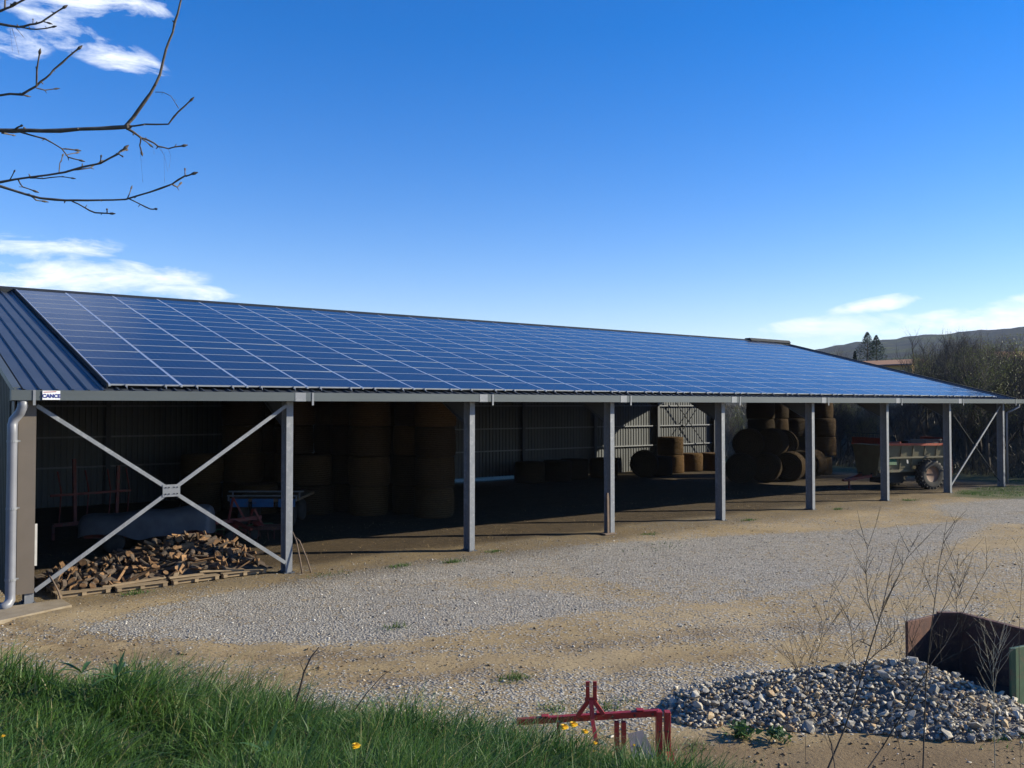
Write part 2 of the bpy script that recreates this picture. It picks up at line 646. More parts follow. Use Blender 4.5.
W = bpy.data.worlds.new('World')
S.world = W
W.use_nodes = True
wt = NT(W)
bg = wt.N['Background']
sky = wt.n('ShaderNodeTexSky')
sky.sky_type = 'NISHITA'
sky.sun_disc = False
sky.sun_elevation = SUN_EL
sky.sun_rotation = SUN_AZ
sky.air_density = 1.0
sky.dust_density = .02
sky.ozone_density = 2.2
sky.altitude = 300
SKY_STR = .12
hs = wt.n('ShaderNodeHueSaturation')
hs.inputs['Saturation'].default_value = 1.50
hs.inputs['Hue'].default_value = .513
hs.inputs['Value'].default_value = .93
wt.l(sky.outputs[0], hs.inputs['Color'])
gen = wt.n('ShaderNodeTexCoord').outputs['Generated']
sx = wt.n('ShaderNodeSeparateXYZ')
wt.l(gen, sx.inputs[0])
az = wt.math('ARCTAN2', sx.outputs[0], sx.outputs[1])
el = wt.math('ARCSINE', sx.outputs[2])


def azel(x, y):
    v = (FW + RT * ((x - 512) / FPX) + UP * ((384 - y) / FPX)).normalized()
    return math.atan2(v.x, v.y), math.asin(v.z)


# thin fair-weather clouds: (centre, half length px, half height px, tilt, strength)
CL = [((38, -8), 125, 24, -.05, 1.0), ((92, 44), 85, 20, .22, .80), ((4, 40), 55, 18, 0, .75), ((120, 0), 80, 18, .0, .6),
      ((28, 246), 110, 18, -.03, .80), ((75, 280), 150, 24, -.06, 1.0), ((175, 292), 70, 10, 0, .8),
      ((880, 304), 60, 9, -.13, .9), ((965, 327), 190, 24, -.14, 1.12), ((830, 331), 95, 18, -.06, .95), ((1090, 318), 140, 24, -.1, 1.1), ((760, 338), 110, 6, -.1, .5)]
comb = wt.n('ShaderNodeCombineXYZ')
wt.l(az, comb.inputs[0])
wt.l(el, comb.inputs[1])
cv = wt.mapping(comb.outputs[0], (7, 22, 1))
nz = wt.noise(cv, 1.6, 8, .62, .55)
nzf = wt.noise(wt.mapping(comb.outputs[0], (22, 50, 1)), 1.6, 6, .6, .4)
field = None
for (cx, cy), a, h, tl, stg in CL:
    A0, E0 = azel(cx, cy)
    c = math.cos(A0 - YAW)
    ra, rh = a / FPX * c * c, h / FPX * c
    da = wt.math('SUBTRACT', az, A0)
    de = wt.math('SUBTRACT', el, E0)
    de = wt.math('ADD', de, wt.math('MULTIPLY', da, math.tan(tl) / max(c, .5)))
    q = wt.math('ADD', wt.math('POWER', wt.math('DIVIDE', da, ra), 2.0), wt.math('POWER', wt.math('DIVIDE', de, rh), 2.0))
    f = wt.math('MULTIPLY', wt.math('SUBTRACT', 1.0, wt.math('MINIMUM', q, 1.6)), stg)
    field = f if field is None else wt.math('MAXIMUM', field, f)
cm = wt.math('ADD', wt.math('MULTIPLY', field, .54), wt.math('ADD', wt.math('MULTIPLY', wt.math('SUBTRACT', nz, .5), 2.5), wt.math('MULTIPLY', wt.math('SUBTRACT', nzf, .5), .5)))
gate = wt.ramp(field, [(0.0, 0.0), (.25, 1.0)])
cmask = wt.math('MULTIPLY', wt.ramp(cm, [(.10, 0.0), (.74, .95)]), gate)
skyt = wt.mix(1.0, hs.outputs[0], (1.10, .955, 1.02), 'MULTIPLY')
skyc = wt.mix(cmask, skyt, (6.0, 6.3, 6.8))
wt.l(skyc, bg.inputs['Color'])
bg.inputs['Strength'].default_value = SKY_STR

S.view_settings.view_transform = 'Standard'
S.view_settings.look = 'None'
S.view_settings.gamma = 1
S.view_settings.exposure = 0.79
S.cycles.max_bounces = 6
S.cycles.diffuse_bounces = 3
S.cycles.glossy_bounces = 3
S.cycles.transparent_max_bounces = 6
S.cycles.sample_clamp_indirect = 4

# ------------------------------------------------------------------ ground


def bank(u, d):
    top = np.interp(u, [-8, -2.9, -2.2, -1.77, -1.26, -.63, .05, .73, 1.2], [3.2, 2.97, 2.87, 2.73, 2.70, 2.62, 2.49, 2.39, 2.30])
    top = np.where(u > 1.2, 2.30 - .7 * (u - 1.2), top)
    near = np.where(u > 1.0, 2.95 - (u - 1.0) * .42, 2.95)
    z = near + (top - near) * sstep(1.5, 5.0, d)
    z = z - .55 * np.maximum(d - 5.0, 0) * sstep(4.5, 5.6, d)
    return np.maximum(z, 0)


def vnoise(x, y, sc, seed=0):
    """cheap smooth noise from summed sines"""
    r = np.random.default_rng(seed)
    o = 0
    for i in range(7):
        a = r.uniform(0, 6.28)
        k = sc * r.uniform(.6, 1.7)
        o = o + np.sin((x * np.cos(a) + y * np.sin(a)) * k + r.uniform(0, 6.28))
    return o / 7 * 1.6


def hill_foot(y):
    return 54.5 + .06 * (y - 2)


def height(x, y):
    x = np.asarray(x, float)
    y = np.asarray(y, float)
    u = (x - CAM.x) * RT.x + (y - CAM.y) * RT.y
    d = (x - CAM.x) * FH.x + (y - CAM.y) * FH.y
    z = .035 * vnoise(x, y, .45, 1) + .015 * vnoise(x, y, 1.7, 2) + .006 * vnoise(x, y, 5, 3)
    flat = sstep(-1.5, -.2, y) * sstep(22, 20, y) * sstep(-1.5, -.5, x) * sstep(50, 49, x)
    z = z * (1 - .8 * flat)
    b = bank(u, d)
    z = np.where(b > .01, b + z * 1.5, z)
    s = x - hill_foot(y)
    z = z + np.where(s > 0, 4.2 * sstep(0, 13, s) + .05 * np.clip(s - 12, 0, 60) * sstep(12, 30, s) + .25 * vnoise(x, y, .6, 9) * sstep(1, 5, s), 0)
    return z


def seg_dist(px, py, pts):
    best = np.full(px.shape, 1e9)
    for (ax, ay), (bx, by) in zip(pts[:-1], pts[1:]):
        vx, vy = bx - ax, by - ay
        t = np.clip(((px - ax) * vx + (py - ay) * vy) / (vx * vx + vy * vy), 0, 1)
        best = np.minimum(best, np.hypot(px - ax - t * vx, py - ay - t * vy))
    return best


def poly_in(px, py, pts):
    ins = np.zeros(px.shape, bool)
    n = len(pts)
    for i in range(n):
        x1, y1 = pts[i]
        x2, y2 = pts[(i + 1) % n]
        c = ((y1 > py) != (y2 > py)) & (px < (x2 - x1) * (py - y1) / (y2 - y1 + 1e-12) + x1)
        ins ^= c
    return ins


def P2(lst):
    return [tuple(gnd(*p)[:2]) for p in lst]


def softpoly(x, y, lst, w):
    pts = P2(lst)
    d = seg_dist(x, y, pts + pts[:1])
    return sstep(-w, w, np.where(poly_in(x, y, pts), d, -d))


def gravel_field(x, y):
    ul = (x - CAM.x) * RT.x + (y - CAM.y) * RT.y
    dl = (x - CAM.x) * FH.x + (y - CAM.y) * FH.y
    st_ = vnoise(ul * .16 + .05 * dl, dl * 1.5, 1.0, 81) + .6 * vnoise(ul * .3, dl * 3.2, 1.0, 82)
    pt_ = vnoise(x, y, .7, 83) + .6 * vnoise(x, y, 1.9, 84)
    g = np.full(x.shape, .24)
    main = softpoly(x, y, [(70, 628), (150, 606), (290, 580), (420, 560), (560, 546), (660, 541), (760, 533), (880, 528), (960, 520), (1000, 520), (960, 545), (900, 570), (800, 592), (700, 605), (600, 612), (500, 628), (380, 646), (240, 643), (120, 638)], .45)
    g = np.maximum(g, .86 * main)
    g = np.maximum(g, .75 * softpoly(x, y, [(930, 505), (1024, 498), (1200, 500), (1200, 525), (1000, 524), (940, 515)], .6))
    packed = softpoly(x, y, [(450, 578), (560, 572), (640, 588), (720, 606), (640, 608), (560, 592), (470, 590)], .5)
    g = g - .34 * packed
    g = np.maximum(g, .52 * softpoly(x, y, [(240, 652), (460, 645), (600, 640), (760, 625), (1000, 600), (1000, 618), (760, 645), (560, 655), (300, 668)], .4))
    g = np.maximum(g, .62 * softpoly(x, y, [(300, 690), (480, 668), (620, 668), (760, 655), (800, 668), (700, 705), (650, 730), (480, 760), (300, 720)], .5))
    g = np.maximum(g, .5 * softpoly(x, y, [(760, 560), (1024, 548), (1100, 590), (900, 600), (760, 610)], .6))
    bare = softpoly(x, y, [(640, 738), (760, 742), (1000, 732), (1300, 725), (1300, 900), (560, 900)], .35)
    return np.clip((g + .13 * st_ + .10 * pt_) * (1 - .85 * bare), .02, .95)


RUTS = [P2([(-60, 616), (0, 623), (50, 630), (110, 637), (150, 642)]), P2([(-40, 632), (30, 637), (90, 645), (150, 652), (260, 656), (330, 650)]), P2([(60, 662), (200, 672), (330, 676), (480, 668)])]


def rut_field(x, y):
    r = np.zeros(x.shape)
    for i, pts in enumerate(RUTS):
        r = np.maximum(r, (1.0, .8, .55)[i] * np.exp(-(seg_dist(x, y, pts) / .13) ** 2))
    return r * (.55 + .45 * np.clip(vnoise(x, y, 2.3, 4) + .4, 0, 1))


def axis(lo, hi, st, far):
    a = list(np.arange(lo, hi + st / 2, st))
    k, s_ = hi, st
    while k < far:
        s_ *= 1.35
        k += s_
        a.append(k)
    k, s_ = lo, st
    while k > -far:
        s_ *= 1.35
        k -= s_
        a.insert(0, k)
    return np.array(a)


gx, gy = axis(-16, 70, .26, 2900), axis(-23, 34, .26, 2900)
X, Y = np.meshgrid(gx, gy)
Z = height(X, Y)
inb = (X > -20) & (X < 72) & (Y > -25) & (Y < 35)
gr = gravel_field(X, Y)
rt = rut_field(X, Y)
moist = np.clip(softpoly(X, Y, [(640, 738), (760, 742), (1000, 732), (1300, 725), (1300, 900), (560, 900)], .3) * (.85 + .4 * vnoise(X, Y, 2.6, 91)), 0, 1)
u_ = (X - CAM.x) * RT.x + (Y - CAM.y) * RT.y
d_ = (X - CAM.x) * FH.x + (Y - CAM.y) * FH.y
Z = Z - .12 * rt * inb + .02 * vnoise(X, Y, 3.6, 95) * inb * (1 - np.clip(gr, 0, 1))
bk = bank(u_, d_)
turf = sstep(.5, 1.1, bk)
turf = np.maximum(turf, sstep(0, .8, X - 50.0) * sstep(-3.2, -1.6, Y + .4 * vnoise(X, Y, .8, 5)) * .8 * (X < 57))
turf = np.maximum(turf, (sstep(22, 24, Y) + sstep(-3, -6, X) * sstep(-9, -5, Y)).clip(0, 1))
turf = np.maximum(turf, sstep(70, 90, np.hypot(X - 20, Y)))
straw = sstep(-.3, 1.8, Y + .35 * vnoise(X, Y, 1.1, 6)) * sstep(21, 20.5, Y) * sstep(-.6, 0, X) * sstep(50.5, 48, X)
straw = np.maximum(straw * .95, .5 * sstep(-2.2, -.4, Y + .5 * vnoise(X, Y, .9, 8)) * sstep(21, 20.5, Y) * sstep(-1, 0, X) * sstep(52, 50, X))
turf = np.maximum(turf, .75 * softpoly(X, Y, [(952, 497), (985, 499), (1070, 501), (1075, 486), (1010, 486), (985, 487), (955, 492)], .3))
wood = sstep(.5, 3, X - hill_foot(Y))
trk = np.maximum(softpoly(X, Y, [(40, 645), (200, 650), (420, 648), (620, 636), (860, 616), (860, 628), (620, 650), (420, 664), (200, 664), (60, 656)], .25), softpoly(X, Y, [(120, 664), (340, 676), (560, 668), (760, 650), (760, 658), (560, 680), (340, 688), (140, 676)], .25))
trk = np.clip(trk * (.30 + .42 * vnoise(X, Y, 2.2, 96) + .2 * vnoise(X, Y, 6, 97)), 0, .75)
ny, nx = X.shape
v = np.stack([X, Y, Z], -1).reshape(-1, 3)
i0 = (np.arange(ny - 1)[:, None] * nx + np.arange(nx - 1)[None]).ravel()
me = npmesh('ground', v, f4=np.stack([i0, i0 + 1, i0 + 1 + nx, i0 + nx], -1), mats=[M['ground']], smooth=True)
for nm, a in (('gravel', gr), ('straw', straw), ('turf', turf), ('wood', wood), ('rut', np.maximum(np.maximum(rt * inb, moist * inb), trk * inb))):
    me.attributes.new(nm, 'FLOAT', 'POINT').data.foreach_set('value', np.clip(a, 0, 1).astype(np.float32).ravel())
tag(link('ground', me), kind='structure')


def hz(x, y):
    return float(height(np.array([x]), np.array([y]))[0])


# far wooded hills
prof = [(300, 405), (600, 396), (700, 378), (770, 362), (824, 349), (859, 341), (886, 336.5), (918, 332.5), (961, 330), (1000, 326.5), (1024, 325), (1150, 318), (1400, 322), (2200, 350), (3500, 380)]
pa = [azel(x, y) for x, y in prof]
pa_a = np.array([p[0] for p in pa])
pa_e = np.maximum(np.array([p[1] for p in pa]), R(1.9))
na, nr = 520, 30
A = np.linspace(R(-75), R(118), na)
rr = np.linspace(380, 2600, nr)
hv = []
for i, r_ in enumerate(rr):
    crest = 1550
    tz = np.interp(A, pa_a, np.tan(pa_e)) * crest / np.cos(0)
    prof_r = np.clip((r_ - 380) / (crest - 380), 0, 1) ** 1.25 if r_ <= crest else 1 - .35 * (r_ - crest) / 1050
    xx = CAM.x + r_ * np.sin(A)
    yy = CAM.y + r_ * np.cos(A)
    z = tz * prof_r + (7 * vnoise(xx, yy, .009, 11) + 2.2 * vnoise(xx, yy, .05, 12) + 1.6 * vnoise(xx, yy, .16, 13)) * min(1, prof_r * 1.5) * np.clip(tz / 60, 0, 1)
    hv.append(np.stack([xx, yy, z + (4.5 if r_ > 400 else -12)], -1))
hv = np.array(hv).reshape(-1, 3)
i0 = (np.arange(nr - 1)[:, None] * na + np.arange(na - 1)[None]).ravel()
tag(link('hills', npmesh('hills', hv, f4=np.stack([i0, i0 + na, i0 + na + 1, i0 + 1], -1), mats=[M['hill']], smooth=True)), kind='structure')

# ------------------------------------------------------------------ barn
SL = .2604                                   # roof pitch
CW, RH = 1.685, 1.009 / math.hypot(1, SL)    # panel column width, row pitch measured along Y
PX0, PY0, PZ0 = 1.409, -.064, 5.004          # lower corner of the solar array
DEPTH, RIDGE_Y = 20.8, 14.82
XL, XR = -.58, 48.95


def roof_z(y):
    return PZ0 - .10 + (y - PY0) * SL


def back_z(y):
    return roof_z(RIDGE_Y) - (y - RIDGE_Y) * SL


barn = thing('barn', 'long open-fronted steel barn carrying the solar roof', 'barn')
BX = [-.22] + [6.0 * i for i in range(1, 9)]


def ibeam(mb, p, q, dep, wid, up, tw=.014, tf=.02):
    """I section from p to q; depth runs along up"""
    p, q, up = Vector(p), Vector(q), Vector(up).normalized()
    t = (q - p).normalized()
    up = (up - t * up.dot(t)).normalized()
    mb.bar(p + up * (dep / 2 - tf / 2), q + up * (dep / 2 - tf / 2), wid, tf, up)
    mb.bar(p - up * (dep / 2 - tf / 2), q - up * (dep / 2 - tf / 2), wid, tf, up)
    mb.bar(p, q, tw, dep - 2 * tf, up)


# front posts: base plate as a sub-part, one real post, then copies
mb = MB()
ibeam(mb, (0, .17, .02), (0, .17, 4.66), .34, .19, (0, 1, 0))
post = mb.build('post', M['galv'], barn)
mb = MB().box((0, .17, .012), (.3, .46, .024))
for a in (-.1, .1):
    for b in (0, .34):
        mb.tube([(a, b, .02), (a, b, .05)], .016, 6)
plate = mb.build('base_plate', M['galv_dull'], post)
for i, x in enumerate(BX):
    o = post if i == 0 else copy_tree(post, barn)
    o.location = (x, 0, 0)
# rear posts
mb = MB()
ibeam(mb, (0, DEPTH - .2, 0), (0, DEPTH - .2, back_z(DEPTH) - .15), .3, .2, (0, 1, 0))
rp = mb.build('rear_post', M['galv_dull'], barn)
for i, x in enumerate(BX):
    o = rp if i == 0 else copy_tree(rp, barn)
    o.location = (x, 0, 0)
# rafters with a deep haunch at the post
mb = MB()
zt = lambda y: (roof_z(y) if y < RIDGE_Y else back_z(y)) - .12
yh = 2.6
mb.prism([(-.007, .32, zt(.32)), (-.007, yh, zt(yh)), (-.007, yh, zt(yh) - .34), (-.007, .32, zt(.32) - .95)], (.014, 0, 0))
mb.bar((0, .32, zt(.32) - .95), (0, yh, zt(yh) - .34), .17, .018)
ibeam(mb, (0, .3, zt(.3) - .17), (0, RIDGE_Y, zt(RIDGE_Y) - .17), .34, .17, (0, 0, 1))
ibeam(mb, (0, RIDGE_Y, zt(RIDGE_Y) - .17), (0, DEPTH - .35, zt(DEPTH - .35) - .17), .34, .17, (0, 0, 1))
raf = mb.build('rafter', M['galv_dull'], barn)
for i, x in enumerate(BX):
    o = raf if i == 0 else copy_tree(raf, barn)
    o.location = (x, 0, 0)
# purlins
pur = MB().bar((XL + .1, 0, 0), (XR - .1, 0, 0), .06, .11).build('purlin', M['galv_dull'], barn)
ys = [.25 + i * 1.62 for i in range(9)] + [16.2, 17.8, 19.4]
for i, y in enumerate(ys):
    o = pur if i == 0 else copy_tree(pur, barn)
    o.location = (0, y, (roof_z(y) if y < RIDGE_Y else back_z(y)) - .062)


def ribbed(mb, p0, du, nrib, pitch, dv, nrm, rh=.035, rw=.05, mi=0):
    """sheet with trapezoid ribs: p0 corner, du unit along, dv full vector across ribs' length"""
    p0, du, dv, nrm = Vector(p0), Vector(du), Vector(dv), Vector(nrm)
    prof = [(0, 0)]
    for i in range(nrib):
        c = (i + .5) * pitch
        prof += [(c - rw, 0), (c - rw * .5, rh), (c + rw * .5, rh), (c + rw, 0)]
    prof.append((nrib * pitch, 0))
    vs, fs = [], []
    for a, h in prof:
        q = p0 + du * a + nrm * h
        vs += [q, q + dv]
    for i in range(len(prof) - 1):
        fs.append((2 * i, 2 * i + 2, 2 * i + 3, 2 * i + 1))
    mb.add(vs, fs, mi)


# roof: ribbed upper skin, flat lining below
mb = MB()
n = 148
nf = Vector((0, -SL, 1)).normalized()
ribbed(mb, (XL, -.27, roof_z(-.27)), (1, 0, 0), n, (XR - XL) / n, (0, RIDGE_Y + .27, (RIDGE_Y + .27) * SL), nf, .045, .035)
nb = Vector((0, SL, 1)).normalized()
ribbed(mb, (XL, RIDGE_Y, roof_z(RIDGE_Y)), (1, 0, 0), n, (XR - XL) / n, (0, DEPTH + .3 - RIDGE_Y, -(DEPTH + .3 - RIDGE_Y) * SL), nb, .045, .035)
roof = mb.build('roof', M['roof'], barn)
mb = MB()
for y0, z0, y1, z1 in ((-.25, roof_z(-.25), RIDGE_Y, roof_z(RIDGE_Y)), (RIDGE_Y, roof_z(RIDGE_Y), DEPTH + .28, back_z(DEPTH + .28))):
    mb.add([(XL + .02, y0, z0 - .006), (XR - .02, y0, z0 - .006), (XR - .02, y1, z1 - .006), (XL + .02, y1, z1 - .006)], [(0, 1, 2, 3)])
mb.build('lining', M['under'], roof)
mb = MB()
zr = roof_z(RIDGE_Y)
for y0, y1 in ((RIDGE_Y - .26, RIDGE_Y), (RIDGE_Y, RIDGE_Y + .26)):
    a, b = (zr + .06 if y0 < RIDGE_Y else zr + .17), (zr + .17 if y1 <= RIDGE_Y else zr + .06)
    mb.prism([(XL, y0, a), (XL, y1, b), (XL, y1, b + .015), (XL, y0, a + .015)], (XR - XL, 0, 0))
mb.box(((XL + XR) / 2, RIDGE_Y - .262, zr + .0), (XR - XL, .008, .16))
k = 0
pit = (XR - XL) / n
for i in range(n):                            # closures between the ribs under the cap
    mb.box((XL + i * pit + .02 + pit * .5, RIDGE_Y - .25, zr + .02), (.09, .05, .1))
mb.build('ridge_cap', M['roof_dark'], roof)
mb = MB()
mb.prism([(44.6, RIDGE_Y - .34, zr + .08), (44.6, RIDGE_Y - .2, zr + .27), (44.6, RIDGE_Y + .2, zr + .27), (44.6, RIDGE_Y + .34, zr + .08)], (XR - 44.6, 0, 0))
mb.build('ridge_vent', M['roof_dark'], roof)
for x in (XL - .012, XR + .012):
    mb = MB()
    for y0, y1, z0, z1 in ((-.3, RIDGE_Y, roof_z(-.3), zr), (RIDGE_Y, DEPTH + .3, zr, back_z(DEPTH + .3))):
        mb.prism([(x - .02, y0, z0 - .12), (x - .02, y1, z1 - .12), (x - .02, y1, z1 + .075), (x - .02, y0, z0 + .075)], (.04, 0, 0))
        mb.prism([(x - .06, y0, z0 + .076), (x - .06, y1, z1 + .076), (x - .06, y1, z1 + .09), (x - .06, y0, z0 + .09)], (.16, 0, 0))
    mb.build('rake_trim', M['gutter'] if x < 0 else M['roof_dark'], roof)

# box gutter with joint collars and drop brackets
mb = MB()
gp = [(-.46, 4.64), (-.22, 4.64), (-.22, 4.86), (-.235, 4.86), (-.235, 4.655), (-.445, 4.655), (-.445, 4.83), (-.425, 4.83), (-.425, 4.87), (-.46, 4.87)]
mb.prism([(XL - .1, y, z) for y, z in gp], (XR + .75 - XL, 0, 0))
mb.box((XL - .108, -.34, 4.755), (.012, .245, .24))
mb.box((XR + .66, -.34, 4.755), (.012, .245, .24))
gut = mb.build('gutter', M['gutter'], barn)
col_ = MB().box((0, -.466, 4.755), (.30, .008, .226)).box((0, -.34, 4.634), (.3, .24, .008)).build('gutter_collar', M['galv'], gut)
hang = MB().box((0, -.474, 4.70), (.055, .008, .34)).box((0, -.36, 4.626), (.05, .22, .008)).build('gutter_bracket', M['galv'], gut)
first = True
for i, x in enumerate(BX):
    if i not in (0, 8):
        o = col_ if i == 1 else copy_tree(col_, gut)
        o.location = (x + .1, 0, 0)
    o = hang if i == 0 else copy_tree(hang, gut)
    o.location = (x + (.45 if i else -.02), 0, 0)
# eave beam behind the gutter
MB().bar((0, .02, 4.78), (48, .02, 4.78), .10, .20).build('eave_beam', M['galv_dull'], barn)


def downpipe(x, y, r, out):
    mb = MB()
    mb.tube([(x + out * .3, -.34, 4.68), (x + out * .3, -.34, 4.5), (x + out * .22, -.3, 4.36), (x + out * .05, y + .05, 4.2), (x, y, 4.08), (x, y, 3.9), (x, y, .32), (x, y - .02, .2), (x - .06, y - .08, .11), (x - .2, y - .2, .07)], r, 16)
    o = mb.build('downpipe', M['pipe'], barn, smooth=True)
    c = MB().tube([(x, y, 0), (x, y, .05)], r + .012, 16).box((x + .1, y + .06, .025), (.14, .03, .03)).build('pipe_clip', M['galv'], o)
    for i, z in enumerate((.62, 2.2, 3.7)):
        q = c if i == 0 else copy_tree(c, o)
        q.location.z = z
    return o


downpipe(-.63, -.22, .105, .6)
mb = MB()
x = 48.42
mb.tube([(49.1, -.34, 4.68), (49.1, -.34, 4.45), (48.6, -.2, 4.25), (x, .02, 4.12), (x, .02, .15)], .055, 10)
mb.build('downpipe', M['pipe'], barn, smooth=True)

# corner panel at the first post, its exposed foot and the pale board
MB().box((-.31, -.03, 2.44), (.36, .05, 4.36)).box((-.56, .2, 2.44), (.02, .42, 4.36)).build('corner_panel', M['clad'], barn)
MB().box((-.105, -.035, 1.35), (.05, .035, .95)).build('cover_strip', M['board'], barn)
mb = MB()
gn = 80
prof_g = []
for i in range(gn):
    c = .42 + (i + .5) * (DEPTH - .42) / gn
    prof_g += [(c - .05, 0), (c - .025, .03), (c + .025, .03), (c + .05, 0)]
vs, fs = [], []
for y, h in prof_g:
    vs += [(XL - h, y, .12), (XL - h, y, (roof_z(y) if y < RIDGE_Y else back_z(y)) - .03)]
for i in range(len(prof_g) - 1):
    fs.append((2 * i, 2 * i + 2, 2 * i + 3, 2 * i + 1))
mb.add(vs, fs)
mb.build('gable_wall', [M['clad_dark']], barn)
mb = MB()
mb.prism([(XL + .07, y, z) for y, z in [(.45, .12), (DEPTH, .12), (DEPTH, back_z(DEPTH) - .1), (RIDGE_Y, zr - .1), (.45, roof_z(.45) - .1)]], (.02, 0, 0))
mb.build('gable_lining', M['under'], barn)

# back wall: ribbed sheet standing 0.3 m clear of the ground, with three sheeting rails per height
nb_ = 192
mb = MB()
for x0, k, z0 in ((0, 96, -.05), (24, 24, .20), (30, 72, -.05)):
    ribbed(mb, (x0, DEPTH, z0), (1, 0, 0), k, 48 / nb_, (0, 0, back_z(DEPTH) - .08 - z0), (0, -1, 0), .035, .045)
bw = mb.build('back_wall', M['inner'], barn)
rail = MB().box((24, DEPTH - .10, 0), (48, .12, .07)).build('sheeting_rail', M['galv'], bw)
for i, z in enumerate((1.75, 3.1, 4.5, 5.9)):
    o = rail if i == 0 else copy_tree(rail, bw)
    o.location.z = z
for a, b in (((42.2, .6), (47.8, 6.2)), ((47.8, .6), (42.2, 6.2))):
    MB().bar((a[0], DEPTH - .42, a[1]), (b[0], DEPTH - .42, b[1]), .05, .05, (0, 1, 0)).build('wind_rod', M['roof_dark'], bw)

# cross bracing in the first and the last bay
for x0, x1, zc, sz in ((-.12, 5.88, .32, .092), (42.12, 47.88, .32, .10)):
    br = MB()
    y = -.03 if x0 < 1 else .12
    cz = (.30 + 4.52) / 2
    cx = (x0 + x1) / 2
    if x0 < 1:
        for a in ((x0, .30), (x0, 4.52), (x1, .30), (x1, 4.52)):
            t = Vector((a[0] - cx, 0, a[1] - cz)).normalized()
            MB().bar((cx + t.x * .16, y, cz + t.z * .16), (a[0], y, a[1]), sz, .05, (0, 1, 0)).build('brace', M['galv'], barn)
        g = MB().box((cx, y - .034, cz), (.42, .018, .30)).build('gusset_plate', M['galv'], barn)
        for a in (-.14, -.06, .06, .14):
            for b in (-.08, .08):
                MB().tube([(cx + a, y - .043, cz + b), (cx + a, y - .062, cz + b)], .017, 6).build('bolt', M['roof_dark'], g)
    else:
        MB().bar((x0, y, .3), (x1, y, 4.5), sz, .05, (0, 1, 0)).build('brace', M['galv'], barn)
        MB().bar((x0, y + .1, 4.5), (x1, y + .1, .3), .03, .03, (0, 1, 0)).build('brace', M['roof_dark'], barn)
        MB().box((cx, y - .03, cz), (.16, .016, .14)).build('gusset_plate', M['galv'], barn)

# maker's plate on the gutter
sgn = MB().box((.10, -.482, 4.755), (.36, .012, .205)).build('name_plate', M['white'], gut)


def lettering(body, size, loc, mat, parent, name='lettering', rot=(R(90), 0, 0), off=.012, shear=0, sx=1):
    c = bpy.data.curves.new(name, 'FONT')
    c.body = body
    c.size = size
    c.align_x = 'CENTER'
    c.align_y = 'CENTER'
    c.extrude = .003
    c.offset = off
    c.shear = shear
    t_ = bpy.data.objects.new(name, c)
    COL.objects.link(t_)
    dg = bpy.context.evaluated_depsgraph_get()
    dg.update()
    me = bpy.data.meshes.new_from_object(t_.evaluated_get(dg))
    bpy.data.objects.remove(t_)
    me.materials.clear()
    me.materials.append(mat)
    return link(name, me, parent, loc, rot, (sx, 1, 1))


lettering('CANCE', .115, (.10, -.4905, 4.735), M['navy'], sgn, off=.006, sx=.95)
MB().box((.07, -.4895, 4.83), (.26, .003, .018), Matrix.Rotation(R(-3), 3, 'Y')).build('stroke', M['redmark'], sgn)

# ------------------------------------------------------------------ solar array
arr = thing('solar_array', 'blue solar panel array covering the barn roof', 'solar panels', (0, 0, 0))
e1 = Vector((1, 0, 0))
e2 = Vector((0, 1, SL)).normalized()
e3 = Vector((0, -SL, 1)).normalized()
PW, PH = CW - .035, 1.009 - .012


def panel_geo(mb, org, uvs, tilt=(0, 0)):
    fr, th = .013, .038

    def P(a, b, h):
        return org + e1 * a + e2 * b + e3 * (h + tilt[0] * (a - PW / 2) + tilt[1] * (b - PH / 2))
    o = [(0, 0), (PW, 0), (PW, PH), (0, PH)]
    fe = .016
    i = [(fe, fr * .7), (PW - fe, fr * .7), (PW - fe, PH - fr * .7), (fe, PH - fr * .7)]
    vs = [P(a, b, 0) for a, b in o] + [P(a, b, th) for a, b in o] + [P(a, b, th) for a, b in i] + [P(a, b, th - .004) for a, b in i]
    fs, mi, uv = [], [], []
    for k in range(4):
        j = (k + 1) % 4
        fs += [(k, j, 4 + j, 4 + k), (4 + k, 4 + j, 8 + j, 8 + k), (8 + k, 8 + j, 12 + j, 12 + k)]
        mi += [0, 0, 0]
    fs += [(12, 13, 14, 15)]
    mi += [1]
    b = len(mb.v)
    mb.v.extend(tuple(p) for p in vs)
    mb.f.extend(tuple(q + b for q in f) for f in fs)
    mb.m.extend(mi)
    for f in fs[:-1]:
        uvs.extend([(0, 0)] * 4)
    uvs.extend([(0, 0), (1, 0), (1, 1), (0, 1)])


def with_uv(me, uvs):
    l_ = me.uv_layers.new(name='UVMap')
    l_.data.foreach_set('uv', np.array(uvs, np.float32).ravel())
    return me


def panel_org(c, r):
    return Vector((PX0 + c * CW + .0175, PY0, PZ0)) + e2 * (r * 1.009 + .006)


cells = [(c, r) for c in range(27) for r in range(15)]
dep = lambda cr: (panel_org(*cr) - CAM).dot(FW)
cells.sort(key=dep)
mb, uvs = MB(), []
panel_geo(mb, Vector((0, 0, 0)), uvs)
pm = bpy.data.meshes.new('solar_panel')
pm.from_pydata(mb.v, [], mb.f)
pm.materials.append(M['alu'])
pm.materials.append(M['pv'])
pm.polygons.foreach_set('material_index', mb.m)
with_uv(pm, uvs)
for cr in cells[:100]:
    o = link('solar_panel', pm, arr, panel_org(*cr))
    o.rotation_euler = (random.gauss(0, .0018), random.gauss(0, .0018), 0)
mb, uvs = MB(), []
for cr in cells[100:]:
    panel_geo(mb, panel_org(*cr), uvs, (random.gauss(0, .0018), random.gauss(0, .0018)))
me = bpy.data.meshes.new('solar_panel_field')
me.from_pydata(mb.v, [], mb.f)
me.materials.append(M['alu'])
me.materials.append(M['pv'])
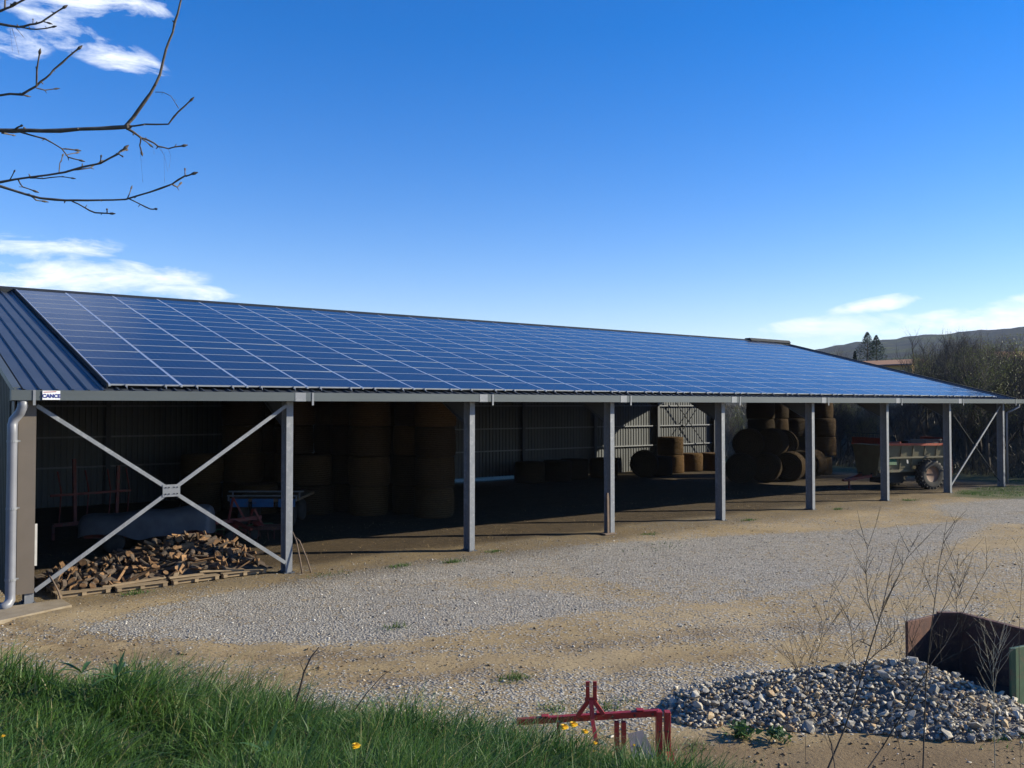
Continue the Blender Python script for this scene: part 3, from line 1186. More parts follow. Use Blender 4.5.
me.polygons.foreach_set('material_index', mb.m)
with_uv(me, uvs)
tag(link('solar_panel_field', me, arr), kind='stuff')
# rails up the slope under every column joint
LS = 15 * 1.009
rl = MB().bar(Vector((PX0, PY0, PZ0)) + e3 * .012 - e2 * .05, Vector((PX0, PY0, PZ0)) + e3 * .012 + e2 * (LS + .03), .05, .045, e3).build('mounting_rail', M['alu'], arr)
for c in range(1, 28):
    o = copy_tree(rl, arr)
    o.location.x = c * CW
MB().bar(Vector((PX0 - .045, PY0, PZ0)) + e3 * .0 - e2 * .04, Vector((PX0 - .045, PY0, PZ0)) + e3 * .0 + e2 * (LS + .03), .03, .13, e3).build('edge_flashing', M['roof_dark'], arr)
ck = MB().box(Vector((0, PY0, PZ0)) + e3 * .01 - e2 * .03, (.05, .05, .07)).tube([Vector((0, PY0, PZ0)) - e2 * .05, Vector((0, PY0 - .02, PZ0 - .05)) - e2 * .1], .012, 6).build('end_clamp', M['galv'], arr)
for c in range(27):
    for a in (.38, 1.3):
        o = ck if (c == 0 and a < 1) else copy_tree(ck, arr)
        o.location.x = PX0 + c * CW + a

# concrete footing at the corner
mb = MB()
pp = [gnd(-40, 640, .03), gnd(0, 622, .03), gnd(72, 606, .03), gnd(62, 600, .03), gnd(20, 606, .03), gnd(-40, 612, .03)]
mb.prism([(p.x, p.y, -.1) for p in pp], (0, 0, .16))
tag(mb.build('concrete_footing', M['conc'], bevel=.02), kind='structure')

# ------------------------------------------------------------------ round bales
def bale_mesh(r, h, seed, mat='straw'):
    random.seed(seed)
    n = 36
    prof = [(.0, 0), (r * .55, .0), (r * .93, .0), (r * .99, .05), (r * 1.0, .2), (r * 1.015, h * .4), (r * 1.01, h * .65), (r, h - .2), (r * .985, h - .05), (r * .93, h), (r * .55, h + .01), (0, h + .012)]
    mb = MB()
    ph = random.uniform(0, 6)
    vs, fs = [], []
    for rr_, z in prof:
        for k in range(n):
            a = 2 * math.pi * k / n
            j = 1 + .022 * math.sin(2 * a + ph) + .014 * math.sin(5 * a + z * 4 + ph) + random.uniform(-.012, .012)
            vs.append((rr_ * j * math.cos(a), rr_ * j * math.sin(a), z + random.uniform(-.012, .012) * (0 < z < h)))
    for i in range(len(prof) - 1):
        for k in range(n):
            fs.append((i * n + k, i * n + (k + 1) % n, (i + 1) * n + (k + 1) % n, (i + 1) * n + k))
    mb.add(vs, fs)
    # stray straws
    for _ in range(360):
        a, z = random.uniform(0, 6.28), random.uniform(.03, h)
        p = Vector((r * math.cos(a), r * math.sin(a), z))
        q = p + Vector((random.gauss(math.cos(a) * .06, .05), random.gauss(math.sin(a) * .06, .05), random.gauss(-.03, .06)))
        mb.bar(p, q, .006, .003)
    return mb.mesh('round_bale', M[mat], True)


BALES = [bale_mesh(.86, 1.22, 3), bale_mesh(.83, 1.22, 4), bale_mesh(.88, 1.2, 5), bale_mesh(.85, 1.21, 6), bale_mesh(.80, 1.22, 7)]
SHADE_BALES = [bale_mesh(.86, 1.22, 13, 'straw_shade'), bale_mesh(.82, 1.2, 14, 'straw_shade'), bale_mesh(.88, 1.21, 15, 'straw_shade')]  # same bales in the darkened straw, for those standing in shadow
nbale = 0


def bale(x, y, z, label, group, lying=None, sc=1.0, in_shade=False):
    """standing bale, or lying with its axis along direction `lying`"""
    global nbale
    random.seed(100 + nbale)
    nbale += 1
    if lying is None:
        o = link('round_bale', random.choice(SHADE_BALES if in_shade else BALES), None, (x + random.uniform(-.05, .05), y + random.uniform(-.05, .05), z), (0, 0, random.uniform(0, 6.28)), sc)
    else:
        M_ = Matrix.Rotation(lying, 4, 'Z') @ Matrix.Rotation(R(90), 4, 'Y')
        o = link('round_bale', random.choice(SHADE_BALES if in_shade else BALES), None)
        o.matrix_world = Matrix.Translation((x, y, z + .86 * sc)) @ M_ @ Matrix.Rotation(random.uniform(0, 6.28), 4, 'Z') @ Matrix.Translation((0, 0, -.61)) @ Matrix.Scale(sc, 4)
    return tag(o, label, 'straw bale', group)


LV = ['bottom', 'second', 'third', 'fourth', 'top']
for i, y in enumerate((8.0, 9.75, 11.5, 13.25, 15.0, 16.75)):
    for k in range(5):
        g = 'bales in the tall block behind the third post'
        lb = f'brown {LV[k]} layer bale in the front column beside the third post' if i == 0 else 'shaded round bale deeper in the tall block behind the third post'
        bale(15.65, y, .0 + 1.225 * k, lb, g if i else 'front column of the tall block')
for x, y, nn in ((13.9, 10.3, 5), (13.9, 12.05, 5), (13.85, 13.8, 5), (12.15, 12.1, 2), (12.1, 13.85, 4), (12.1, 15.6, 5), (10.35, 13.6, 1), (10.35, 15.35, 4), (8.6, 15.4, 2)):
    for k in range(nn):
        bale(x, y, 1.225 * k, 'shaded round bale in the stepped stacks between second and third post', 'stepped bale stacks in the dark bay')
for x in (28.6, 30.6, 32.4, 34.6):
    bale(x, 18.2 + .3 * math.sin(x), 0, 'dark round bale standing in the row along the back wall', 'bale row along the back wall', in_shade=True)
bale(36.6, 16.6, 0, 'dark round bale lying on its side in front of the back wall', 'lying bale by the back wall', R(40), in_shade=True)
bale(38.6, 17.3, 0, 'low round bale between the lying bale and the two-bale stack', 'low bale by the back wall', in_shade=True)
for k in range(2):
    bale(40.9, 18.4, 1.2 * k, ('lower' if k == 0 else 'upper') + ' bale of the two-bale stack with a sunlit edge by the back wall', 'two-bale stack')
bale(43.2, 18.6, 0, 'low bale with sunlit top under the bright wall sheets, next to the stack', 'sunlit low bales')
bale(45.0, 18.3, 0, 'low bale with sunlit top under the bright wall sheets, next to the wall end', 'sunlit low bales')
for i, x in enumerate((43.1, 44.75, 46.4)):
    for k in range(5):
        bale(x, 12.6 + .25 * (i % 2), 1.225 * k, 'dark bale in the tall block by the open barn end', 'tall bale block by the barn end', in_shade=True)
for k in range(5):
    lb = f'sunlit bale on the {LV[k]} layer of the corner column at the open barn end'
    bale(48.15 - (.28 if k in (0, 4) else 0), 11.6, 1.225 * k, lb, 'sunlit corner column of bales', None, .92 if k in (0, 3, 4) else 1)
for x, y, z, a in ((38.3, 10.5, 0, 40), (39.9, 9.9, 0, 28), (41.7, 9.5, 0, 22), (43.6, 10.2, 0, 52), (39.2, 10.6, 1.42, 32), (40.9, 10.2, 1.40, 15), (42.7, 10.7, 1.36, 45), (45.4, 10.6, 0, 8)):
    bale(x, y, z, 'round bale lying in the loose heap before the tall block', 'lying bales in the loose heap', R(a), in_shade=True)

# ------------------------------------------------------------------ firewood
PAL = []


def pallet():
    t = thing('pallet', 'low wooden pallet under the firewood', 'pallet')
    bl = MB()
    for i in range(3):
        bl.box((0, .1 + .45 * i - .55, .045), (1.2, .09, .09))
    bl.build('runner', M['pallet'], t)
    dk = MB()
    for i in range(7):
        dk.box((0, -.5 + i * .165, .103 + .004 * math.sin(i * 5)), (1.2, .12 + .02 * math.sin(i * 2.3), .022))
    dk.build('deck', M['pallet'], t)
    st = MB()
    for i in range(3):
        st.box((-.53 + i * .53, -.51, .045), (.10, .08, .085))
    st.build('block', M['pallet'], t)
    return t


p0 = pallet()
spot = [(.95, .72, 2, 'pallet nearest the barn corner under round logs'), (2.28, .66, -1, 'second pallet from the barn corner under the firewood'), (3.58, .75, 3, 'third pallet from the barn corner, its deck partly bare'), (4.9, .85, 1, 'pallet by the second post with split wood on it')]
for i, (x, y, a, lb) in enumerate(spot):
    o = p0 if i == 0 else copy_tree(p0)
    o.location = (x, y, .02)
    o.rotation_euler.z = R(a)
    o['label'] = lb
    o['group'] = 'pallets under the firewood'


def log_mesh(kind, seed):
    random.seed(seed)
    L = random.uniform(.30, .46)
    r = random.uniform(.05, .085)
    mb = MB()
    if kind == 'round':
        n = 10
        r *= 1.25
        vs = []
        for e in (-L / 2, 0, L / 2):
            for k in range(n):
                a = 2 * math.pi * k / n
                j = r * (1 + .12 * math.sin(2 * a + seed) + random.uniform(-.07, .07))
                vs.append((e + random.uniform(-.01, .01), j * math.cos(a), j * math.sin(a)))
        fs = [(i * n + k, i * n + (k + 1) % n, (i + 1) * n + (k + 1) % n, (i + 1) * n + k) for i in range(2) for k in range(n)]
        mb.add(vs, fs, 0)
        mb.add(vs[:n], [tuple(range(n - 1, -1, -1))], 1)
        mb.add(vs[2 * n:], [tuple(range(n))], 1)
    elif kind == 'split':
        n = 7
        r *= 1.5
        arc = [math.pi * (.06 + .88 * k / (n - 1)) * random.uniform(.75, 1) for k in range(n)]
        ar = [(r * math.cos(a) * (1 + random.uniform(-.08, .08)), r * math.sin(a) * (1 + random.uniform(-.1, .1)) - r * .4) for a in sorted(arc)]
        tw = random.uniform(-.25, .25)
        vs = []
        for e, s_ in ((-L / 2, -1), (L / 2, 1)):
            c, s2 = math.cos(tw * s_ / 2), math.sin(tw * s_ / 2)
            vs += [(e + random.uniform(-.012, .012), a * c - b * s2, a * s2 + b * c) for a, b in ar]
        mb.add(vs, [(k, k + 1, n + k + 1, n + k) for k in range(n - 1)], 0)
        mb.add(vs, [(n - 1, 0, n, 2 * n - 1), tuple(range(n)), tuple(range(2 * n - 1, n - 1, -1))], 1)
    else:
        L *= 1.15
        h, w = random.uniform(.025, .06), random.uniform(.06, .11)
        vs = []
        for e in (-L / 2, L / 2):
            vs += [(e + random.uniform(-.02, .02), a * w + random.uniform(-.012, .012), b * h + random.uniform(-.01, .01)) for a, b in ((-.5, -.5), (.5, -.5), (.5, .5), (-.5, .5))]
        mb.add(vs, [(0, 3, 2, 1), (4, 5, 6, 7), (0, 1, 5, 4), (1, 2, 6, 5), (3, 0, 4, 7)], 1)
        mb.add(vs, [(2, 3, 7, 6)], 0)
    return mb.mesh('firewood_log', [M['logbark'], M['logcut']])


LOGS = [log_mesh(k, 40 + i) for i, k in enumerate(['round'] * 3 + ['split'] * 6 + ['bar'] * 7)]


def pile_h(x, y):
    """heap of firewood: height over the pallets"""
    p = np.interp(x, [.3, .7, 1.3, 2.0, 2.9, 3.7, 4.5, 5.2, 5.7], [.0, .20, .28, .40, .58, .82, .72, .48, .16])
    q = np.interp(y, [.45, .75, 1.3, 1.9, 2.6, 3.2], [.06, .35, .72, 1.0, .9, .3])
    return p * q + .04 * math.sin(x * 5 + y * 3)


# bark and splinters that fill the heap
xs_, ys_ = np.linspace(.35, 5.75, 46), np.linspace(.4, 3.3, 26)
mv = np.array([(x, y, .11 + max(0.0, pile_h(x, y) - .09) + random.uniform(-.03, .03)) for y in ys_ for x in xs_])
nx_ = len(xs_)
i0 = (np.arange(len(ys_) - 1)[:, None] * nx_ + np.arange(nx_ - 1)[None]).ravel()
tag(link('bark_litter', npmesh('bark_litter', mv, f4=np.stack([i0, i0 + 1, i0 + 1 + nx_, i0 + nx_], -1), mats=[M['logbark']])), 'heap of bark and splinters beneath the firewood logs', 'bark litter', kind='stuff')
random.seed(5)
cand = []
for k in range(5000):
    if len(cand) >= 296:
        break
    x, y = random.uniform(.5, 5.65), random.betavariate(1.3, 1.5) * 2.0 + .5
    z = .13 + max(0, pile_h(x, y)) + random.uniform(-.05, .05)
    if all((x - c[0]) ** 2 + (y - c[1]) ** 2 + (z - c[2]) ** 2 > .0185 for c in cand):
        cand.append((x, y, z))
for i, (x, y, z) in enumerate(cand):
    me = random.choice(LOGS)
    big = x < 1.9 and y < 1.1
    if big:
        me = random.choice(LOGS[:5])
    o = link('firewood_log', me, None, (x, y, z + (.03 if big else 0)))
    a = random.gauss(75, 20) if (big or random.random() < .3) else random.uniform(0, 180)
    o.rotation_euler = (random.uniform(-3, 3), R(random.gauss(0, 8 if big else 24)), R(a))
    k = 1.35 if big else 1
    o.scale = (random.uniform(.8, 1.25), k * random.uniform(.6, 1.0), k * random.uniform(.6, 1.0))
    lb = 'thick round log at the low end of the firewood heap' if big else 'split firewood log in the heap behind the cross brace'
    tag(o, lb, 'firewood', 'thick logs at the low end' if big else 'logs in the firewood heap')
# loose planks on the pallet front
for (x, y, z, L, a, p, lb) in ((2.15, .42, .16, 1.5, 2, -2, 'long pale plank along the pallet front edge'), (3.4, .38, .17, .9, 6, 1, 'short pale plank beside the long plank on the pallets'), (4.35, .5, .18, 1.15, -5, 3, 'pale plank on the pallets near the second post'), (3.25, .62, .30, .8, 60, -30, 'stick leaning up the firewood heap')):
    o = MB().box((0, 0, 0), (L, .11, .035)).build('plank', M['pallet'], bevel=.006)
    o.location = (x, y, z)
    o.rotation_euler = (R(6), R(p), R(a))
    tag(o, lb, 'plank')
# two bent sticks leaning at the second post, a stake at the fourth
for dx, lean, lb in ((.17, .1, 'straight thin stick leaning against the second post'), (.26, .26, 'bent thin stick leaning against the second post')):
    mb = MB().tube([(6 + dx + lean, -.25, .0), (6 + dx + lean * .7, -.18, .35), (6 + dx + .02, -.04, .85), (6 + dx - .06, .03, 1.2 - lean)], [.022, .02, .017, .013], 6)
    tag(mb.build('stick', M['stick'], smooth=True), lb, 'stick')
tag(MB().bar((17.78, .0, 0), (17.82, .06, 1.45), .09, .05, (0, 1, 0)).box((17.8, .04, .03), (.5, .3, .05)).build('wooden_stake', M['stick']), 'brown wooden stake standing against the fourth post', 'stake')
mb = MB().tube([(.42, -.1, .02), (.36, -.08, .25), (.25, -.06, .5), (.18, -.05, .62)], [.02, .02, .015, .01], 6)
tag(mb.build('stick', M['stick'], smooth=True), 'crooked stick by the corner post foot', 'stick')

# ------------------------------------------------------------------ machinery in the dark bays
t = thing('covered_implement', 'long farm implement under a grey tarpaulin behind the firewood', 'implement', (4.0, 6.2, 0), R(-30))
prof = []
secs = []
NS = 15
random.seed(11)
for i in range(NS):
    f = i / (NS - 1)
    x = -2.0 + 4.0 * f
    top = 1.12 + .30 * f + .03 * math.sin(f * 17)
    w = .5 + .08 * math.sin(f * 5)
    low = .55 + .10 * math.sin(f * 9) + .06 * math.sin(f * 23) + (.0 if f > .12 else -.1)
    sec = [(-w - .08, low), (-w - .03, low + .25), (-w, top - .18), (-w * .7, top - .03), (-.1, top + .03), (w * .55, top - .02), (w, top - .2), (w + .03, low + .25), (w + .08, low)]
    secs.append([(x + random.uniform(-.03, .03), a + random.uniform(-.02, .02), b + random.uniform(-.025, .025)) for a, b in sec])
mb = MB()
vs = [p for s_ in secs for p in s_]
k_ = 9
fs = [(i * k_ + j, i * k_ + j + 1, (i + 1) * k_ + j + 1, (i + 1) * k_ + j) for i in range(NS - 1) for j in range(k_ - 1)]
fs += [tuple(range(k_ - 1, -1, -1)), tuple((NS - 1) * k_ + j for j in range(k_))]
mb.add(vs, fs)
o = mb.build('tarpaulin', M['tarp'], t, True)
sb = o.modifiers.new('subdivision', 'SUBSURF')
sb.levels = sb.render_levels = 2
mb = MB()
mb.bar((-1.8, -.3, .5), (1.9, -.3, .55), .1, .1).bar((-1.8, .3, .5), (1.9, .3, .55), .1, .1)
for x in (-1.3, 0, 1.3):
    mb.bar((x, -.35, .5), (x, .35, .5), .08, .08)
mb.build('frame', M['red_dull'], t)
for x in (-.9, .9):
    w = MB().lathe([(.12, -.09), (.30, -.1), (.33, -.06), (.33, .06), (.30, .1), (.12, .09)], 20, Matrix.Rotation(R(90), 3, 'X')).build('wheel', M['rubber'], t, True)
    w.location = (x, -.42, .33)

# hay tedder with red arms
t = thing('hay_tedder', 'red hay tedder with folded arms in the dark corner bay', 'hay tedder', (6.6, 6.0, 0), R(15))
mb = MB().bar((-1.1, 0, .75), (1.1, 0, .75), .1, .12).bar((0, -1.0, .55), (0, .1, .75), .09, .09).bar((-.3, -.2, .8), (0, 0, 1.5), .06, .06).bar((.3, -.2, .8), (0, 0, 1.5), .06, .06)
mb.build('beam', M['red_dull'], t)
for x in (-.95, 0, .95):
    mb = MB().lathe([(.0, .0), (.16, .02), (.18, .1), (.05, .14)], 12)
    ro = mb.build('rotor', M['red_dull'], t)
    ro.location = (x, 0, .5)
    ro.rotation_euler = (R(18), 0, 0)
    for k in range(6):
        a = k * math.pi / 3
        mb = MB().tube([(.1 * math.cos(a), .1 * math.sin(a), .05), (.62 * math.cos(a), .62 * math.sin(a), .0), (.68 * math.cos(a), .68 * math.sin(a), -.3)], .012, 5)
        mb.build('tine_arm', M['greenm'] if k % 3 == 0 else M['red_dull'], ro)
    w = MB().lathe([(.05, -.06), (.18, -.07), (.2, 0), (.18, .07), (.05, .06)], 16, Matrix.Rotation(R(90), 3, 'X')).build('wheel', M['rubber'], t, True)
    w.location = (x, .15, .2)

# tall folded red rake against the gable
t = thing('folded_rake', 'tall red folded rake standing in the darkness of the corner bay', 'hay rake', (3.4, 10.5, 0), R(10))
mb = MB().bar((-1.4, 0, .5), (1.4, 0, .5), .12, .12).bar((-.7, 0, .5), (-.75, 0, 2.7), .1, .1).bar((.7, 0, .5), (.75, 0, 2.4), .1, .1).bar((-1.5, 0, 1.5), (1.2, 0, 1.5), .08, .08).bar((-1.4, 0, .5), (-1.4, 0, .0), .08, .08).bar((1.4, 0, .5), (1.4, 0, .0), .08, .08)
mb.build('frame', M['red_dull'], t)
for x in (-1.2, -.3, .45, 1.1):
    mb = MB().tube([(x, .06, .5), (x + .05, .02, 1.6), (x - .1, -.05, 2.3)], .025, 6).build('arm', M['red_dull'], t)

# blue flat trailer
t = thing('flat_trailer', 'blue flatbed trailer parked deep behind the second post', 'trailer', (9.64, 10.1, 0), R(-37))
MB().box((0, 0, 1.02), (2.5, 3.0, .09)).build('deck', M['pallet'], t)
for x, w in ((-.85, .66), (.02, .78), (.9, .62)):
    MB().box((x, -1.52, .93), (w, .04, .30)).build('side_board', M['blue'], t)
MB().bar((-1.3, -1.5, 1.19), (1.3, -1.5, 1.19), .05, .05).bar((-1.25, -1.5, 1.0), (-1.25, -1.5, 1.19), .05, .05).bar((1.25, -1.5, 1.0), (1.25, -1.5, 1.19), .05, .05).bar((-1.4, -1.0, 1.3), (1.4, -1.0, 1.3), .05, .05).bar((-1.25, -1.0, 1.0), (-1.25, -1.0, 1.3), .05, .05).bar((1.25, -1.0, 1.0), (1.25, -1.0, 1.3), .05, .05).build('rail', M['galv'], t)
MB().bar((-.5, -1.45, .85), (-.5, 1.45, .85), .1, .16).bar((.5, -1.45, .85), (.5, 1.45, .85), .1, .16).build('chassis', M['black'], t)
for x in (-.9, .9):
    for y in (-.8, .8):
        w = MB().lathe([(.15, -.11), (.36, -.12), (.41, -.07), (.41, .07), (.36, .12), (.15, .11)], 22, Matrix.Rotation(R(90), 3, 'Y')).build('wheel', M['rubber'], t, True)
        w.location = (x, y, .41)
# brown cultivator bar
p = gnd(252, 541)
t = thing('cultivator', 'brown cultivator with a long beam on the shed floor near the blue trailer', 'cultivator', (p.x, p.y, 0), R(-32))
MB().bar((-1.0, 0, .42), (1.1, 0, .42), .1, .1).bar((-.9, .5, .45), (.9, .5, .45), .08, .08).build('beam', M['rust'], t)
MB().bar((-.2, .3, .45), (0, .1, 1.05), .06, .06).bar((.3, .3, .45), (.05, .1, 1.05), .06, .06).build('headstock', M['red_dull'], t)
for i in range(6):
    MB().tube([(-.9 + i * .36, (i % 2) * .5, .42), (-.9 + i * .36, (i % 2) * .5 - .18, .3), (-.9 + i * .36, (i % 2) * .5 + .05, .0)], .02, 6).build('tine', M['rust'], t)

# ------------------------------------------------------------------ manure spreader
L2 = Vector((.95, -.31))
t = thing('manure_spreader', 'olive manure spreader with orange rim parked under the last bays', 'manure spreader', (40.45, 2.95, 0), math.atan2(L2.y, L2.x))
# local x rearwards along the near side, local y away from the near side
LB, WB = 4.5, 2.1
mb = MB()
sec = lambda x, zt: [(x, .0, zt), (x, .22, 1.0), (x, WB - .22, 1.0), (x, WB, zt)]
a, b = sec(.0, 2.42), sec(LB, 2.36)
th = .05
for j in range(3):
    mb.prism([a[j], b[j], b[j + 1], a[j + 1]], (0, .0 if j == 1 else (.05 if j == 0 else -.05), .05 if j == 1 else 0))
mb.build('body', M['olive'], t)
mb = MB()
for x in (.55, 1.35, 2.15, 2.95, 3.75, 4.42):
    mb.prism([(x, -.05, 2.36), (x, .16, 1.02), (x + .09, .16, 1.02), (x + .09, -.05, 2.36)], (0, .06, 0))
mb.bar((.02, .035, 1.72), (LB - .02, .035, 1.72), .09, .12, (0, 1, 0))
mb.bar((.02, .165, 1.0), (LB, .165, 1.0), .14, .1, (0, 1, 0))
mb.build('side_rib', M['olive'], t)
mb = MB()
mb.bar((-.05, -.03, 2.45), (LB + .05, -.03, 2.39), .14, .12).bar((-.05, WB + .03, 2.45), (LB + .05, WB + .03, 2.39), .14, .12)
mb.build('rim', M['orange_red'], t)
mb = MB()
mb.prism([(-.02, -.08, 2.4), (-.02, .35, .75), (-.02, WB - .35, .75), (-.02, WB + .08, 2.4)], (.05, 0, 0))
mb.build('headboard', M['olive'], t)
mb = MB()
mb.bar((-.03, -.05, 2.62), (-.03, WB + .05, 2.62), .05, .34)
mb.build('headboard_rim', M['red_dull'], t)
mb = MB()
for k in range(9):
    mb.bar((-.03, -.05 + k * .275, 2.78), (-.03, -.05 + k * .275, 3.02), .03, .03)
mb.bar((-.03, -.1, 3.02), (-.03, WB + .1, 3.02), .05, .05).bar((-.03, -.1, 2.9), (-.03, WB + .1, 2.9), .02, .02)
mb.build('guard_grid', M['black'], t)
mb = MB()
mb.bar((-.1, .6, .78), (LB, .6, .78), .12, .22).bar((-.1, WB - .6, .78), (LB, WB - .6, .78), .12, .22)
mb.bar((2.9, -.05, .83), (2.9, WB + .05, .83), .16, .16)
mb.box((1.3, 1.05, .55), (1.5, .9, .45))
mb.build('chassis', M['black'], t)
mb = MB()
mb.bar((0, .6, .75), (-1.35, .98, .52), .12, .14).bar((0, WB - .6, .75), (-1.35, 1.12, .52), .12, .14).box((-1.45, 1.05, .5), (.3, .2, .1))
mb.bar((-1.2, 1.05, .5), (-1.2, 1.05, .02), .07, .07).box((-1.2, 1.05, .02), (.3, .3, .03))
mb.build('drawbar', M['red_dull'], t)


def tyre(parent, x, y, r, w):
    mb = MB()
    Mx = Matrix.Rotation(R(90), 3, 'X')
    mb.lathe([(r * .52, -w * .42), (r * .78, -w * .52), (r * .95, -w * .46), (r * .965, 0), (r * .95, w * .46), (r * .78, w * .52), (r * .52, w * .42)], 40, Mx, cap=False)
    o = mb.build('tyre', M['rubber'], parent, True)
    mb = MB()
    for k in range(22):
        a = 2 * math.pi * k / 22
        for s_ in (-1, 1):
            a2 = a + (math.pi / 22 if s_ > 0 else 0)
            p = Vector((math.cos(a2) * r * .955, s_ * w * .03, math.sin(a2) * r * .955))
            q = Vector((math.cos(a2 + .16) * r * .93, s_ * w * .5, math.sin(a2 + .16) * r * .93))
            mb.bar(p, q, .075, .10, (math.cos(a2), 0, math.sin(a2)))
    mb.build('tread', M['rubber'], o)
    mb = MB()
    mb.lathe([(r * .1, -w * .2), (r * .14, -w * .34), (r * .3, -w * .22), (r * .5, -w * .25), (r * .55, -w * .44), (r * .58, -w * .44), (r * .55, 0), (r * .58, w * .44), (r * .5, w * .3), (.05, w * .3)], 28, Mx)
    h = mb.build('rim', M['hub'], o, True)
    o.location = (x, y, r)
    return o


w1 = tyre(t, 3.0, -.28, .82, .5)
w1.name = 'wheel'
w2 = copy_tree(w1, t)
w2.location.y = WB + .28
# beaters at the tail
mb = MB().bar((LB + .3, .1, .6), (LB + .2, .1, 2.75), .14, .16).bar((LB + .3, WB - .1, .6), (LB + .2, WB - .1, 2.75), .14, .16).bar((LB + .2, .1, 2.7), (LB + .2, WB - .1, 2.7), .12, .12)
mb.prism([(LB, -.02, 1.0), (LB + .36, -.02, .8), (LB + .3, -.02, 1.9), (LB, -.02, 2.3)], (0, .05, 0))
mb.build('tail_frame', M['red_dull'], t)
for y in (.7, 1.4):
    be = MB().tube([(LB + .35, y, .7), (LB + .3, y, 2.6)], .1, 8)
    for k in range(9):
        a = k * 1.1
        be.bar((LB + .33, y, .85 + k * .2), (LB + .33 + .28 * math.cos(a), y + .28 * math.sin(a), .88 + k * .2), .06, .02)
    be.build('beater', M['rust'], t)
# dark tarpaulin roll on the rim and small fittings
mb = MB()
mb.bar((1.9, .35, 2.48), (4.3, .35, 2.46), .5, .3).bar((2.0, .08, 2.66), (4.2, .08, 2.64), .06, .1)
for x in (2.1, 3.1, 4.1):
    mb.bar((x, .1, 2.35), (x, .1, 2.72), .06, .06)
mb.build('dark_cover', M['black'], t, bevel=.05)
MB().box((.85, .075, 1.5), (.5, .02, .34), Matrix.Rotation(R(-9), 3, 'X')).build('info_plate', M['greenm'], t)
MB().box((1.75, -.02, 1.5), (.1, .02, .2), Matrix.Rotation(R(-9), 3, 'X')).build('reflector', M['board'], t)
MB().tube([(.6, .2, 1.1), (.55, .1, .9), (.65, .3, .6), (.9, .5, .55)], .04, 8).tube([(.5, .15, 1.2), (.4, .1, 1.0), (.2, .4, .7), (-.4, .8, .7)], .025, 8).build('hose', M['black'], t)

# ------------------------------------------------------------------ red three-point implement
t = thing('lifting_frame', 'red steel tractor attachment frame standing at the grass edge', 'tractor attachment')
D0 = 11.35


def q(x, y, dd=0.0):
    return at(x, y, D0 + dd)


uu = Vector((0, 0, 1))
mb = MB().bar(q(517, 721.5, .25), q(659, 712.5, 0), .085, .078)
for x in (545, 600, 640):
    p_ = q(x, 721.5 - (x - 517) * 9 / 142, .25 - (x - 517) * .25 / 142)
    mb.box(p_ + Vector((0, 0, .055)), (.10, .10, .012), Matrix.Rotation(-YAW, 3, 'Z'))
mb.build('cross_beam', M['red'], t, bevel=.008)
for x in (587.6, 594.8):
    o = MB().bar(q(x, 701, .05), q(x, 681.5, .05), .05, .025, FH).build('top_lug', M['red'], t, bevel=.004)
    MB().tube([q(x - 1.6, 686, .05), q(x + 1.6, 686, .05)], .014, 8).build('pin', M['galv'], o)
MB().bar(q(591, 701, .05), q(591, 697.5, .05), .16, .03, FH).build('lug_plate', M['red'], t)
for bx_ in (534, 552, 571, 612, 634, 652):
    p_ = q(bx_, 721.5 - (bx_ - 517) * 9 / 142, .25 - (bx_ - 517) * .25 / 142) - FH * .05
    MB().tube([p_, p_ - FH * .018], .016, 6).build('bolt', M['rust'], t)
MB().bar(q(589, 700, .05), q(577.5, 716, .05), .05, .045, FH).build('strut', M['red'], t)
MB().bar(q(593, 700, .05), q(603.5, 714.5, .0), .05, .045, FH).build('strut', M['red'], t)
MB().bar(q(591, 700, .05), q(592.5, 720, -.03), .055, .05, FH).bar(q(592.5, 720, -.09), q(596.5, 744, -.35), .05, .045, FH).build('centre_leg', M['red'], t)
for x, yb in ((558.5, 756), (616.6, 755), (623.6, 755)):
    g = q(x, 719)
    k = .04 if x < 600 else .06
    MB().bar(g + Vector((0, 0, -.03)), Vector((g.x, g.y, 0.0)), k, .07, FH).build('leg', M['red'], t, bevel=.005)
for x, yt in ((658.8, 713), (667.2, 713.5)):
    g = q(x, yt, -.02)
    o = MB().bar(g + Vector((0, 0, .03)), Vector((g.x, g.y, -.0)), .075, .11, FH).build('end_post', M['red'], t, bevel=.006)
    for z in (.12, .24, .36):
        MB().tube([Vector((g.x, g.y, z)) - FH * .056, Vector((g.x, g.y, z)) - FH * .062], .012, 8).build('hole', M['black'], o)
g = q(668, 714, -.02)
MB().bar(Vector((g.x, g.y, .10)) - FH * .06, Vector((g.x, g.y, .0)) - FH * .22, .11, .03, FH).build('foot', M['red'], t)
# pale slab leaning by the frame, with a round hole
c = gnd(646, 757)
t2 = thing('pale_slab', 'weathered pale board leaning beside the red frame', 'board', (c.x, c.y, 0), -YAW)
mb = MB()
mb.prism([(-.17, 0, -.02), (.16, 0, -.02), (-.03, 0, .32), (-.22, 0, .28)], (0, .03, 0), Matrix.Rotation(R(-18), 3, 'X'))
mb.build('sheet', M['board'], t2)
MB().tube([Vector((-.10, -.035, .12)), Vector((-.10, -.012, .13))], .035, 14).build('cap', M['galv'], t2)

# ------------------------------------------------------------------ open steel container by the rubble
def cq(u, d, z):
    return ud(u, d, z)


t = thing('steel_container', 'rusty open steel container with one green end beyond the rubble', 'container')
Hc = 1.0
far_l, far_r1, far_r2 = (6.45, 14.47), (7.17, 14.96), (7.55, 14.93)
near_r, near_l = (8.15, 13.42), (7.29, 13.04)


